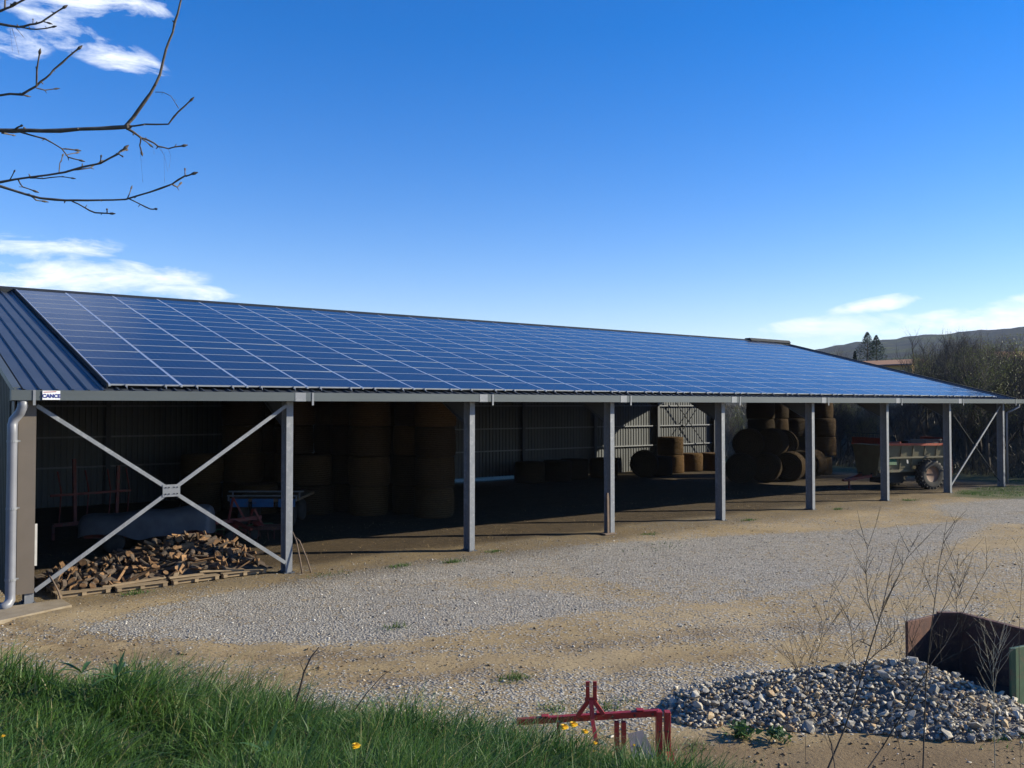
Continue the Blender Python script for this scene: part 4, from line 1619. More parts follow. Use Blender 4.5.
def wall(a, b, z0, z1, th=.05, name='panel', mat='rust', out=1, z1b=None):
    A, B = cq(*a, z0), cq(*b, z0)
    nrm = (B - A).cross(Vector((0, 0, 1))).normalized() * out
    z1b = z1 if z1b is None else z1b
    mb = MB().prism([A, B, Vector((B.x, B.y, z1b)), Vector((A.x, A.y, z1))], nrm * th)
    tp = MB()
    return mb.build(name, M[mat], t, bevel=.008)


wall(far_l, far_r1, .0, Hc, out=-1, name='end_panel')
wall(far_r1, far_r2, .0, Hc, out=-1, name='corner_panel')
wall(far_r2, near_r, .0, Hc, out=-1, name='long_panel')
wall(near_l, near_r, .0, Hc - .03, out=1, name='green_end', mat='green_paint', z1b=Hc)
fl = [cq(*p_, .06) for p_ in (far_l, far_r1, far_r2, near_r, near_l)]
MB().prism(fl, (0, 0, -.05)).build('floor_plate', M['rust'], t)
for a, b in ((far_r1, far_r2), (far_r2, near_r)):
    MB().bar(cq(*a, Hc + .02), cq(*b, Hc + .02), .09, .05).build('top_rail', M['rust'], t)
MB().bar(cq(near_l[0] + .02, near_l[1] - .06, .0), cq(near_l[0] + .02, near_l[1] - .06, Hc - .02), .07, .05, FH).build('edge_post', M['green_paint'], t)
for p_ in (far_r1, far_r2):
    MB().tube([cq(p_[0], p_[1] + .02, .0), cq(p_[0], p_[1] + .02, Hc)], .045, 8).build('corner_post', M['rust'], t)
# ------------------------------------------------------------------ rubble pile
def rock_mesh(seed, sub=1, flat=.7):
    import bmesh
    random.seed(seed)
    bm = bmesh.new()
    sc_ = Vector((random.uniform(.45, .70), random.uniform(.32, .5), random.uniform(flat * .25, flat * .6)))
    for _ in range(12 if sub > 1 else 8):
        p = Vector((random.gauss(0, 1), random.gauss(0, 1), random.gauss(0, 1))).normalized() * random.uniform(.8, 1.0)
        p = Vector([math.copysign(abs(c) ** .75, c) for c in p])
        bm.verts.new((p.x * sc_.x, p.y * sc_.y, p.z * sc_.z))
    r_ = bmesh.ops.convex_hull(bm, input=bm.verts)
    bmesh.ops.delete(bm, geom=list({g for g in r_['geom_unused'] + r_['geom_interior'] if isinstance(g, bmesh.types.BMVert)}), context='VERTS')
    bmesh.ops.triangulate(bm, faces=bm.faces)
    bmesh.ops.recalc_face_normals(bm, faces=bm.faces)
    me = bpy.data.meshes.new('rubble_stone')
    bm.to_mesh(me)
    bm.free()
    return me


ROCKS = []
for i in range(12):
    me = rock_mesh(200 + i, 2)
    me.materials.append(M['stone'])
    ROCKS.append(me)

RID = [(2.3, 13.2, .03), (2.7, 13.3, .23), (3.15, 13.5, .29), (3.8, 13.6, .43), (4.9, 13.6, .51), (5.5, 13.55, .60), (6.05, 13.5, .65), (6.55, 13.3, .50), (7.0, 13.0, .32), (7.3, 12.85, .2), (7.7, 12.6, .06)]
RU, RD, RZ = (np.array([r_[i] for r_ in RID]) for i in range(3))


def rub(u, d):
    """rubble height at (u, d)"""
    top = np.interp(u, RU, RZ, left=0, right=0)
    dc = np.interp(u, RU, RD)
    half = np.where(d < dc, .45 + top * 1.75, .45 + top * 1.6)
    k = np.clip(1 - np.abs(d - dc) / half, 0, 1)
    z = top * k ** .9
    return np.where((u > RU[0] - .3) & (u < RU[-1]), z, 0)


uu_, dd_ = np.linspace(1.7, 9.0, 90), np.linspace(10.9, 15.4, 56)
U2, D2 = np.meshgrid(uu_, dd_)
Zr = rub(U2, D2)
WX = CAM.x + RT.x * U2 + FH.x * D2
WY = CAM.y + RT.y * U2 + FH.y * D2
zz = height(WX, WY) + np.where(Zr > .01, Zr - .03, -.15) + .02 * vnoise(WX, WY, 9, 21)
nx_ = len(uu_)
i0 = (np.arange(len(dd_) - 1)[:, None] * nx_ + np.arange(nx_ - 1)[None]).ravel()
tag(link('rubble_core', npmesh('rubble_core', np.stack([WX, WY, zz], -1).reshape(-1, 3), f4=np.stack([i0, i0 + 1, i0 + 1 + nx_, i0 + nx_], -1), mats=[M['rubcore'] if 'rubcore' in M else pmat('rubble_fines', (.22, .20, .175), (.13, .115, .095), 9, .95, 0, .8, 40)])), 'fine grit filling the heap of rubble stones', 'grit', kind='stuff')
random.seed(31)
big = []
tries = 0
while len(big) < 295 and tries < 30000:
    tries += 1
    u, d = random.uniform(2.2, 7.7), random.uniform(11.6, 14.2)
    h = float(rub(np.array([u]), np.array([d]))[0])
    if h < .015 or d > np.interp(u, RU, RD) + .25:
        continue
    s_ = random.choice((.09, .10, .11, .12, .13, .15, .17, .21))
    if all((u - b[0]) ** 2 + (d - b[1]) ** 2 > (.42 * (s_ + b[3])) ** 2 for b in big):
        big.append((u, d, h, s_))
for u, d, h, s_ in big:
    p = ud(u, d)
    o = link('rubble_stone', random.choice(ROCKS), None, (p.x, p.y, hz(p.x, p.y) + h + s_ * .08), (random.uniform(-.6, .6), random.uniform(-.6, .6), random.uniform(0, 6.28)), s_ * random.uniform(.9, 1.2))
    tag(o, 'angular grey stone in the rubble heap by the steel container', 'stone', 'larger stones of the rubble heap')


def scatter_stones(name, pts, sizes, mat, nvar=10, seed=9, sink=.2):
    """many small stones as one mesh: pts (n,3)"""
    rg = np.random.default_rng(seed)
    vars_ = []
    for i in range(nvar):
        me = rock_mesh(seed * 50 + i, 1)
        n = len(me.vertices)
        co = np.empty(n * 3, np.float32)
        me.vertices.foreach_get('co', co)
        fs = np.array([list(p.vertices) for p in me.polygons if len(p.vertices) == 3], np.int32)
        vars_.append((co.reshape(-1, 3), fs))
        bpy.data.meshes.remove(me)
    V, F, off = [], [], 0
    pick = rg.integers(0, nvar, len(pts))
    for k in range(nvar):
        idx = np.where(pick == k)[0]
        if len(idx) == 0:
            continue
        co, fs = vars_[k]
        a = rg.uniform(0, 6.28, len(idx))
        tl = rg.normal(0, .45, len(idx))
        c, s = np.cos(a), np.sin(a)
        ct, st = np.cos(tl), np.sin(tl)
        x, y, z = co[:, 0][None], co[:, 1][None], co[:, 2][None]
        y2 = y * ct[:, None] - z * st[:, None]
        z2 = y * st[:, None] + z * ct[:, None]
        X_ = x * c[:, None] - y2 * s[:, None]
        Y_ = x * s[:, None] + y2 * c[:, None]
        w = np.stack([X_, Y_, z2], -1) * sizes[idx][:, None, None] + pts[idx][:, None, :]
        w[..., 2] += (sizes[idx] * (.3 - sink))[:, None]
        V.append(w.reshape(-1, 3))
        f = fs[None] + (np.arange(len(idx)) * len(co))[:, None, None] + off
        F.append(f.reshape(-1, 3))
        off += w.shape[0] * w.shape[1]
    return link(name, npmesh(name, np.concatenate(V), f3=np.concatenate(F), mats=[mat]))


rg = np.random.default_rng(17)
n = 12000
u, d = rg.uniform(1.5, 8.7, n), rg.uniform(10.9, 15.2, n)
h = rub(u, d) + np.where(rg.uniform(0, 1, n) < .12, .016 * (rub(u + rg.normal(0, .2, n), d + rg.normal(0, .2, n)) > .01), 0)
edge = rg.uniform(0, 1, n)
keep = (h > .015)
u, d, h = u[keep], d[keep], h[keep]
px, py = CAM.x + RT.x * u + FH.x * d, CAM.y + RT.y * u + FH.y * d
pz = height(px, py) + h
sz = rg.choice([.03, .05, .07, .09, .11], len(u), p=[.26, .24, .24, .17, .09])
tag(scatter_stones('rubble_small', np.stack([px, py, pz], -1), sz, M['stones'], seed=6), 'small broken stones between the larger rubble stones', 'rubble', kind='stuff')

# loose gravel over the yard
n = 95000
dd0 = rg.uniform(0, 1, n) ** 1.25 * 26 + 10.5
uu0 = rg.uniform(-.68, .72, n) * dd0
gx_, gy_ = CAM.x + RT.x * uu0 + FH.x * dd0, CAM.y + RT.y * uu0 + FH.y * dd0
gf = gravel_field(gx_, gy_) + .10 * vnoise(gx_, gy_, 4, 45)
keep = (rg.uniform(0, 1, n) < np.clip((gf - .10) * .95, .05, .70)) & (bank(uu0, dd0) < .02) & (gy_ < .3)
gx_, gy_ = gx_[keep], gy_[keep]
sz = rg.choice([.022, .030, .040, .055, .085], len(gx_), p=[.40, .32, .18, .085, .015])
tag(scatter_stones('gravel', np.stack([gx_, gy_, height(gx_, gy_)], -1), sz, M['gravel'], seed=8, sink=.22), 'loose grey gravel spread over the yard', 'gravel', kind='stuff')

n = 14000
dd0 = rg.uniform(0, 1, n) ** 1.2 * 24 + 10.5
uu0 = rg.uniform(-.68, .72, n) * dd0
cx_, cy_ = CAM.x + RT.x * uu0 + FH.x * dd0, CAM.y + RT.y * uu0 + FH.y * dd0
cf = gravel_field(cx_, cy_)
keep = (rg.uniform(0, 1, n) < np.clip(.75 - 1.3 * cf + .35 * vnoise(cx_, cy_, 1.3, 47), .02, .8)) & (bank(uu0, dd0) < .02) & (cy_ < 4)
cx_, cy_ = cx_[keep], cy_[keep]
M['clod'] = pmat('soil_clods', (.20, .135, .07), (.11, .072, .038), 12, .95, 0, .4, 40, island=.4)
tag(scatter_stones('soil_clods', np.stack([cx_, cy_, height(cx_, cy_)], -1), rg.choice([.03, .045, .065, .09], len(cx_), p=[.45, .32, .17, .06]), M['clod'], seed=12, sink=.3), 'crumbs of brown soil on the dirt tracks', 'soil', kind='stuff')

# ------------------------------------------------------------------ grass


def blades(name, px, py, hmin, hmax, wid, seed, mat, lean=.5, nseg=3, base=None, wind=(0, 0)):
    rg = np.random.default_rng(seed)
    n = len(px)
    pz = height(px, py) if base is None else base
    clump = np.clip(.75 + .5 * vnoise(px, py, 2.2, 61) + .3 * vnoise(px, py, 7, 62), .3, 1.5)
    H = rg.uniform(hmin, hmax, n) * clump
    a = rg.uniform(0, 2 * np.pi, n)
    le = np.abs(rg.normal(0, lean, n)) + .12
    dx, dy = np.cos(a) * le + wind[0], np.sin(a) * le + wind[1]
    w = wid * rg.uniform(.6, 1.4, n)
    b = rg.uniform(0, 2 * np.pi, n)
    wx, wy = np.cos(b) * w, np.sin(b) * w
    rows = []
    for k in range(nseg + 1):
        t = k / nseg
        s = 1 - t ** 1.6
        cx, cy = px + dx * H * t * t, py + dy * H * t * t
        cz = pz - .02 + H * (t - .28 * np.minimum(le, 1.6) * t * t)
        if k < nseg:
            rows += [np.stack([cx - wx * s, cy - wy * s, cz], -1), np.stack([cx + wx * s, cy + wy * s, cz], -1)]
        else:
            rows += [np.stack([cx, cy, cz], -1)]
    m = len(rows)
    V = np.stack(rows, 1).reshape(-1, 3)
    o = np.arange(n)[:, None] * m
    q4 = np.concatenate([o + np.array([2 * k, 2 * k + 1, 2 * k + 3, 2 * k + 2]) for k in range(nseg - 1)])
    q3 = o + np.array([2 * nseg - 2, 2 * nseg - 1, 2 * nseg])
    return link(name, npmesh(name, V, f3=q3, f4=q4, mats=[mat]))


def field_pts(n, u0, u1, d0, d1, seed, pw=1.0):
    rg = np.random.default_rng(seed)
    d = d0 + (d1 - d0) * rg.uniform(0, 1, n) ** pw
    u = rg.uniform(u0, u1, n)
    return CAM.x + RT.x * u + FH.x * d, CAM.y + RT.y * u + FH.y * d, u, d


x, y, u, d = field_pts(120000, -4.6, 1.9, 2.5, 6.0, 3, 1.0)
x2, y2, u2, d2 = field_pts(22000, -8, 2.2, 5.6, 9.5, 13, 1.0)
x, y, u, d = (np.concatenate(p_) for p_ in ((x, x2), (y, y2), (u, u2), (d, d2)))
edge = 1.48 + .18 * vnoise(x, y, 3, 71) + np.maximum(0, 4.9 - d) * .1
k = (u < edge + RNG.normal(0, .14, len(u))) & (bank(u, d) > .15)
tag(blades('grass', x[k], y[k], .15, .42, .0046, 4, M['grass'], .85, 3, wind=(.12, -.05)), 'long green grass on the bank', 'grass', kind='stuff')
x, y, u, d = field_pts(9000, 1.0, 5.5, 3.0, 9.8, 5)
k = (RNG.uniform(0, 1, len(u)) < np.clip(.45 + .6 * vnoise(x, y, 2.4, 72), 0, 1) * sstep(4.2, 1.0, u)) & (bank(u, d) > .1)
tag(blades('weeds', x[k], y[k], .06, .18, .005, 6, M['grass'], .9, 2), 'sparse low weeds on the bare end of the bank', 'weeds', kind='stuff')
x, y, u, d = field_pts(9000, -4.6, 1.5, 2.6, 5.6, 51)
k = (vnoise(x, y, 1.6, 75) > .15) & (u < 1.4) & (bank(u, d) > .15)
tag(blades('clover', x[k], y[k], .08, .24, .013, 52, M['leafg'], .9, 2), 'broad-leaved weeds growing in patches through the grass', 'weeds', kind='stuff')
# stalks of straw dropped along the open side
rs = np.random.default_rng(57)
x, y = rs.uniform(1, 50, 9000), rs.uniform(-.9, 7.5, 9000)
k = (rs.uniform(0, 1, 9000) < np.clip(.45 + .6 * vnoise(x, y, .8, 76), 0, 1)) & ~((x < 6) & (y > .2) & (y < 3.4))
M['hay'] = pmat('loose_straw', (.33, .235, .11), (.2, .135, .065), 9, .9, 0, island=.5)
tag(blades('loose_straw', x[k], y[k], .05, .16, .008, 58, M['hay'], 2.6, 2), 'loose straw trodden into the shed floor edge', 'straw', kind='stuff')
# verge by the last bay and tufts along the posts
rg = np.random.default_rng(23)
vx = np.concatenate([rg.uniform(41.5, 53, 15000), rg.uniform(50, 57, 5200)])
vy = np.concatenate([rg.uniform(-3.0, 1.8, 15000), rg.uniform(-2, 24, 5200)])
vp = softpoly(vx, vy, [(952, 497), (985, 499), (1070, 501), (1075, 486), (1010, 486), (985, 487), (955, 492)], .25)
k = (rg.uniform(0, 1, len(vx)) < vp * np.clip(.75 + .5 * vnoise(vx, vy, 1.6, 73), 0, 1)) | ((vx > 51.5) & (vy > 1) & (rg.uniform(0, 1, len(vx)) < .5))
tf = []
for cx, cy, r_, n_ in ((8.9, -.9, .35, 220), (12.6, -.5, .35, 220), (18.7, -.9, .4, 240), (24.8, -.6, .35, 200), (31, -.5, .3, 160), (37, -.5, .5, 220), (2.0, -.25, .3, 140), (10.5, -1.2, .3, 120), (42.7, -.7, .6, 260)):
    tf.append(np.stack([rg.normal(cx, r_ * .6, n_), rg.normal(cy, r_ * .3, n_)], -1))
for px_, py_, r_, n_ in ((515, 679, .18, 200), (555, 706, .2, 160), (612, 705, .22, 170), (700, 742, .25, 240), (395, 628, .2, 90), (660, 548, .6, 160), (330, 575, .3, 120), (1010, 735, .35, 120)):
    g = gnd(px_, py_)
    tf.append(np.stack([rg.normal(g.x, r_, n_), rg.normal(g.y, r_ * .6, n_)], -1))
tf = np.concatenate(tf)
vx, vy = np.concatenate([vx[k], tf[:, 0]]), np.concatenate([vy[k], tf[:, 1]])
tag(blades('verge_grass', vx, vy, .05, .16, .009, 8, M['grass'], .9, 2), 'short green tufts along the posts and the yard edge', 'grass', kind='stuff')


# dandelions
def dandelion(name_loc, hgt, r_, lean, label, group=None, tilt=(0, 0)):
    t = thing('dandelion', label, 'flower', name_loc, 0, group)
    top = Vector((lean[0], lean[1], hgt))
    MB().tube([(0, 0, -.03), (lean[0] * .3, lean[1] * .3, hgt * .5), top - Vector((0, 0, .004))], .0022, 5).build('stem', M['stemg'], t)
    mb = MB()
    random.seed(int(hgt * 1e4))
    for ring, (n_, rr_, zz_) in enumerate(((20, 1.0, .0), (18, .78, .25), (14, .5, .42), (8, .25, .5))):
        for k in range(n_):
            a = 2 * math.pi * (k + .5 * ring) / n_ + random.uniform(-.08, .08)
            L = r_ * rr_ * random.uniform(.88, 1.06)
            w = r_ * .13
            c, s = math.cos(a), math.sin(a)
            z1 = r_ * zz_
            vs = [(-w * s * .5, w * c * .5, z1 * .3), (w * s * .5, -w * c * .5, z1 * .3), (c * L + w * s, s * L - w * c, z1), (c * L - w * s, s * L + w * c, z1)]
            mb.add(vs, [(0, 1, 2, 3)])
    mb.lathe([(0, -r_ * .35), (r_ * .3, -r_ * .25), (r_ * .32, 0), (0, r_ * .1)], 10, None, 1)
    h = mb.build('flower_head', [M['petal'], M['stemg']], t)
    h.location = top
    h.rotation_euler = (tilt[0], tilt[1], 0)
    return t


for px_, py_, d, r_, lb in ((355.5, 746, 3.5, .0205, 'yellow dandelion alone in the long grass'), (3, 736, 3.7, .009, 'small half-open dandelion at the grass corner'),
                            (564, 727, 4.75, .026, 'yellow dandelion under the red cross beam, nearest its thin leg'), (573, 724.5, 4.8, .027, 'biggest yellow dandelion before the red frame'), (585, 731.5, 4.7, .020, 'yellow dandelion by the frame centre leg, drooping'),
                            (595, 743, 4.6, .013, 'small yellow dandelion low under the centre leg'), (594, 750.5, 5.0, .010, 'tiny dandelion bud lowest under the red frame'), (634, 745, 5.0, .009, 'tiny dandelion beside the pale board')):
    p = at(px_, py_, d)
    g0 = hz(p.x, p.y)
    dandelion((p.x, p.y, g0), max(p.z - g0, .05), r_, (0, 0), lb, None, (R(7), R(-6)))

# broad-leaved dock plants at the bank edge
for px_, py_, d, L, n_, lb in ((82, 668, 4.9, .17, 6, 'dark dock plant with an upright leaf on the bank crest'), (116, 682, 4.9, .17, 7, 'dark spreading dock plant on the bank crest'), (268, 751, 4.2, .18, 5, 'low broad-leaved plant inside the long grass')):
    p = at(px_, py_, d)
    t = thing('dock_plant', lb, 'plant', (p.x, p.y, hz(p.x, p.y) + .17))
    random.seed(int(px_))
    for k in range(n_):
        a = 2 * math.pi * k / n_ + random.uniform(-.4, .4)
        el_ = R(random.uniform(8, 45)) if k else R(72)
        mb = MB()
        vs = []
        for i in range(7):
            f = i / 6
            w = .024 * math.sin(math.pi * min(f * .95 + .04, 1)) * L / .28
            r_ = L * f
            c = Vector((math.cos(a) * math.cos(el_) * r_, math.sin(a) * math.cos(el_) * r_, math.sin(el_) * r_ - .35 * L * f * f * math.cos(el_)))
            sdv = Vector((-math.sin(a), math.cos(a), 0)) * w
            vs += [c - sdv + Vector((0, 0, w * .3)), c, c + sdv + Vector((0, 0, w * .3))]
        mb.add(vs, [q_ for i in range(6) for q_ in ((3 * i, 3 * i + 1, 3 * i + 4, 3 * i + 3), (3 * i + 1, 3 * i + 2, 3 * i + 5, 3 * i + 4))])
        mb.build('leaf', M['leafg'], t, True)
# small green weeds at the rubble foot
for px_, py_, n_, lb in ((742, 737, 26, 'bushy green weed at the rubble foot, the larger one'), (777, 741, 16, 'small green weed at the rubble foot near the thin saplings'), (905, 727, 12, 'tiny weed tuft between the stones at the rubble foot')):
    p = gnd(px_, py_)
    mb = MB()
    random.seed(px_)
    for k in range(n_ * 5):
        a, r_ = random.uniform(0, 6.28), random.uniform(0, .22) * (n_ / 26) ** .5
        b = Vector((math.cos(a) * r_, math.sin(a) * r_, random.uniform(0, .14)))
        t_ = b + Vector((random.gauss(0, .05), random.gauss(0, .05), random.uniform(.02, .07)))
        w = Vector((random.gauss(0, .02), random.gauss(0, .02), 0))
        mb.add([b - w * .3, b + w * .3, t_ + w, t_ - w], [(0, 1, 2, 3)])
    o = mb.build('weed_plant', M['leafg'])
    o.location = (p.x, p.y, hz(p.x, p.y))
    tag(o, lb, 'weed')
# dry stalk in the grass
mb = MB().tube([at(293, 712, 5.2), at(299, 692, 5.2), at(304, 672, 5.2), at(311, 657, 5.2), at(319, 647, 5.22)], [.008, .007, .006, .005, .003], 5)
mb.tube([at(311, 657, 5.2), at(319, 652, 5.25), at(326, 650, 5.3)], [.004, .003, .002], 4).tube([at(304, 672, 5.2), at(300, 662, 5.15)], [.003, .002], 4)
tag(mb.build('dry_stalk', M['twig']), 'dark dry stalk rising from the grass edge', 'stalk')
mb = MB().tube([at(352, 714, 5.2), at(366, 694, 5.2), at(382, 676, 5.2), at(394, 668, 5.2)], [.004, .003, .002, .001], 4)
tag(mb.build('dry_stalk', M['twig']), 'very thin dry stalk beside the darker one', 'stalk')

# ------------------------------------------------------------------ thin saplings near the standpoint


def sapling(label, main, brs, d, r0, mat='twig', fine=36, seed=0, dj=.35):
    random.seed(seed)
    r0 *= .74
    t = thing('sapling', label, 'sapling')
    x0, y0 = main[0]
    # carry the stem down to the ground
    p = at(x0, y0, d)
    rootp = Vector((p.x, p.y, hz(p.x, p.y) - .03))
    pts = [rootp + (at(x0, 768, d) - rootp) * f for f in (0, .5)] + [at(x, y, d + dj * .3 * math.sin(i * 1.3)) for i, (x, y) in enumerate(main)]
    n = len(pts)
    rad = [r0 * (1 - .86 * i / (n - 1)) for i in range(n)]
    stem = MB().tube(pts, rad, 7).build('stem', M[mat], t)
    segs = []
    for b in brs:
        s_ = random.uniform(-dj, dj)
        bp = [at(x, y, d + s_ * i / max(1, len(b) - 1)) for i, (x, y) in enumerate(b)]
        rb = r0 * .42
        MB().tube(bp, [rb * (1 - .8 * i / (len(bp) - 1)) for i in range(len(bp))], 5).build('branch', M[mat], t)
        segs.append((bp, rb))
    segs.append((pts[2:], r0 * .6))
    tw = MB()
    for k in range(fine):
        bp, rb = random.choice(segs)
        i = random.randrange(len(bp) - 1)
        f = random.random()
        if i == 0 and f < .3:
            continue
        p = bp[i].lerp(bp[i + 1], f)
        dr = (bp[i + 1] - bp[i]).normalized()
        sidev = (RT * random.choice((-1, 1)) * random.uniform(.3, .8) + FH * random.uniform(-.6, .6))
        v = (dr * random.uniform(.4, 1.0) + sidev + Vector((0, 0, .45))).normalized()
        L = random.uniform(.08, .30)
        q1 = p + v * L * .5 + Vector((0, 0, .01))
        q2 = q1 + (v + Vector((random.gauss(0, .2), random.gauss(0, .2), .25))).normalized() * L * .5
        tw.tube([p, q1, q2], [rb * .3 + .0006, rb * .2 + .0005, .0006], 4)
        for j in range(2):
            if random.random() < .6:
                o_ = p.lerp(q2, random.uniform(.3, .8))
                tw.tube([o_, o_ + (v + RT * random.gauss(0, .6)).normalized() * L * .35], [.0011, .0006], 3)
    tw.build('crown', M[mat], t)
    return t


sapling('dark bare sapling with the thickest slanting stem before the rubble', [(828, 768), (844, 730), (860, 681), (871, 646), (881, 614), (887.5, 584), (892, 562), (899, 539)],
        [[(881, 614), (892, 590), (902, 568), (915, 539)], [(871, 646), (858, 640), (847, 650), (842, 665)], [(860, 681), (853, 650), (851, 630), (846, 606)], [(877, 628), (868, 600), (866, 570), (868, 545)], [(865, 664), (878, 652), (898, 640), (908, 628)]], 5.6, .0105, fine=64, seed=1)
sapling('bare sapling with an upright stem before the container', [(923, 768), (924.5, 720), (926, 681), (931, 630), (935, 600), (939, 565), (943, 543), (947, 520)],
        [[(935, 600), (925, 575), (922, 555)], [(931, 630), (948, 600), (957, 575), (962, 560)], [(926, 681), (915, 655), (908, 630), (906, 612)], [(928, 655), (945, 642), (968, 628)]], 5.9, .0085, fine=56, seed=2)
sapling('bare sapling leaning far over before the container', [(868, 768), (882, 748), (899, 720), (914, 694), (928, 668), (945, 645), (958, 622), (975, 590), (985, 572), (994, 558)],
        [[(928, 668), (955, 655), (985, 640)], [(914, 694), (908, 670), (905, 655)], [(958, 622), (956, 600), (960, 585)]], 6.2, .0085, fine=47, seed=3)
sapling('small bare sapling curving before the flat end of the rubble', [(835, 768), (831, 743), (820, 715), (808, 694), (800, 675), (794, 659), (790, 640), (787, 622)],
        [[(808, 694), (806, 670), (812, 650)], [(800, 675), (790, 660), (780, 652)], [(820, 715), (836, 700), (850, 672)]], 5.4, .006, fine=36, seed=4)
sapling('pale dry weed stalk standing before the container', [(995, 768), (994.5, 740), (994, 700), (993, 672), (994, 645), (996, 632)], [[(994, 690), (990, 668), (988, 655)], [(994, 684), (1000, 662), (1003, 648)], [(993.5, 672), (998, 655), (1000, 640)]], 5.6, .005, 'twig_pale', fine=42, seed=5, dj=.1)
sapling('hair-thin bare sapling before the middle of the rubble', [(806, 768), (805, 720), (818, 650), (828, 610), (832, 585)], [[(818, 650), (826, 630), (838, 615)], [(812, 690), (802, 660), (800, 640)]], 6.0, .0036, fine=30, seed=6)
sapling('second hair-thin sapling between the two darker stems', [(905, 768), (893, 720), (899, 660), (906, 610), (914, 572)], [[(899, 660), (890, 640), (886, 622)], [(906, 610), (917, 596), (930, 585)]], 6.3, .0036, fine=33, seed=7)
sapling('sapling whip at the picture edge beyond the container', [(1019, 640), (1020.5, 600), (1022, 575), (1023, 552)], [], 6.4, .0035, fine=5, seed=8)

# ------------------------------------------------------------------ overhanging tree
t = thing('overhanging_tree', 'bare budding tree reaching its branches in over the roof corner', 'tree', (0, 0, 0))
TD = 5.6
tp = ud(-5.4, TD)
tz = hz(tp.x, tp.y)
MB().tube([(tp.x, tp.y, tz - .2), (tp.x + .03, tp.y, tz + 1), (tp.x - .05, tp.y + .05, tz + 2.4), (tp.x + .02, tp.y, tz + 3.6), (tp.x, tp.y, tz + 5.2)], [.2, .15, .12, .10, .07], 12).build('trunk', M['bark'], t, True)
random.seed(12)


def limb(paths, d, r0, dz=0.0):
    """first path is the limb itself, carried back to the trunk; the others leave it"""
    mb = MB()
    buds = []
    for k, (pth, r1, r2) in enumerate(paths):
        dd = random.uniform(-.25, .25) if k else 0
        pts = [at(x, y, d + dz * i / len(pth) + dd * i / len(pth)) for i, (x, y) in enumerate(pth)]
        if k == 0:
            e = Vector((tp.x, tp.y, max(tz + 1.8, min(pts[0].z - .3, tz + 5))))
            pts = [e, e.lerp(pts[0], .5) + Vector((0, 0, .08))] + pts
        n = len(pts)
        # knotty twig: refine and jitter
        fine_, rad = [], []
        for i in range(n - 1):
            for f in (0, .5):
                p = pts[i].lerp(pts[i + 1], f)
                s_ = (i + f) / (n - 1)
                r_ = (r1 * (1 - s_) + r2 * s_)
                fine_.append(p + Vector((random.gauss(0, 1), random.gauss(0, 1), random.gauss(0, 1))) * r_ * .35)
                rad.append(r_ * random.choice((.92, 1, 1.0, 1.18)))
        fine_.append(pts[-1])
        rad.append(r2 * 1.1)
        mb.tube(fine_, rad, 8)
        # terminal bud and side buds
        v = (pts[-1] - pts[-2]).normalized()
        if r2 < .012:
            mb.tube([pts[-1], pts[-1] + v * .015, pts[-1] + v * .035], [r2 * 1.6, r2 * 2.1, r2 * .5], 6)
            for i in range(2, len(fine_) - 1, 3):
                w = Vector((random.gauss(0, 1), random.gauss(0, 1), random.gauss(0, 1))).normalized()
                mb.tube([fine_[i], fine_[i] + w * .02], [rad[i] * .8, rad[i] * .4], 5)
    return mb.build('branch', M['bark'], t, False)


k = .0047
limb([([(-40, 133), (0, 131), (25, 130.5), (60, 130), (100, 129), (126, 127)], 3.0 * k, 2.3 * k), ([(126, 127), (140, 108), (152, 92), (160, 74), (166, 50), (172, 32), (178, 14), (184, -12)], 2.0 * k, 1.2 * k),
      ([(126, 127), (145, 124), (168, 124.5), (178, 112), (190, 101)], 1.3 * k, .8 * k), ([(126, 127), (134, 133), (141, 138), (150, 141), (158, 146), (168, 148.5), (182, 146)], 1.5 * k, .9 * k),
      ([(141, 138), (140, 145), (141.5, 152)], .9 * k, .8 * k), ([(143, 139), (149, 144)], 1.0 * k, .7 * k), ([(155, 92), (163, 92), (171, 96), (176, 104)], .5 * k, .3 * k),
      ([(20, 132), (45, 139), (62, 148.5), (75, 150)], 1.1 * k, .8 * k), ([(62, 148.5), (68, 157), (79, 160)], .9 * k, .7 * k), ([(66, 155), (76, 153)], .6 * k, .6 * k), ([(2, 133), (12, 135)], 1.2 * k, .6 * k), ([(16, 129), (21, 126)], 1.4 * k, .8 * k),
      ([(139.5, 146), (141, 160), (142.5, 178)], .14 * k, .08 * k), ([(158, 146), (164, 155), (164.5, 178)], .16 * k, .08 * k), ([(160, 146), (165, 158), (167, 168)], .14 * k, .08 * k), ([(168, 148), (171, 156), (169.5, 165)], .14 * k, .08 * k), ([(154, 143), (154, 152)], .14 * k, .08 * k)], 5.3, .02)
limb([([(-40, 186), (0, 181.5), (30, 177), (65, 172), (100, 163), (118, 154), (124, 149)], 1.7 * k, 1.0 * k), ([(59, 172), (60, 163), (62.5, 156)], .6 * k, .6 * k), ([(68, 171), (90, 167.5), (100, 162)], .8 * k, .6 * k), ([(100, 163), (101, 157)], .8 * k, .6 * k),
      ([(30, 178), (42, 178.5), (60, 176.5), (71, 178)], .8 * k, .5 * k), ([(18, 180), (23, 187), (33, 190.5)], .9 * k, .7 * k), ([(10, 180), (14, 172)], .8 * k, .5 * k), ([(121, 151), (126, 150)], .9 * k, .7 * k), ([(119, 154), (122, 156)], .8 * k, .6 * k)], 5.0, .02)
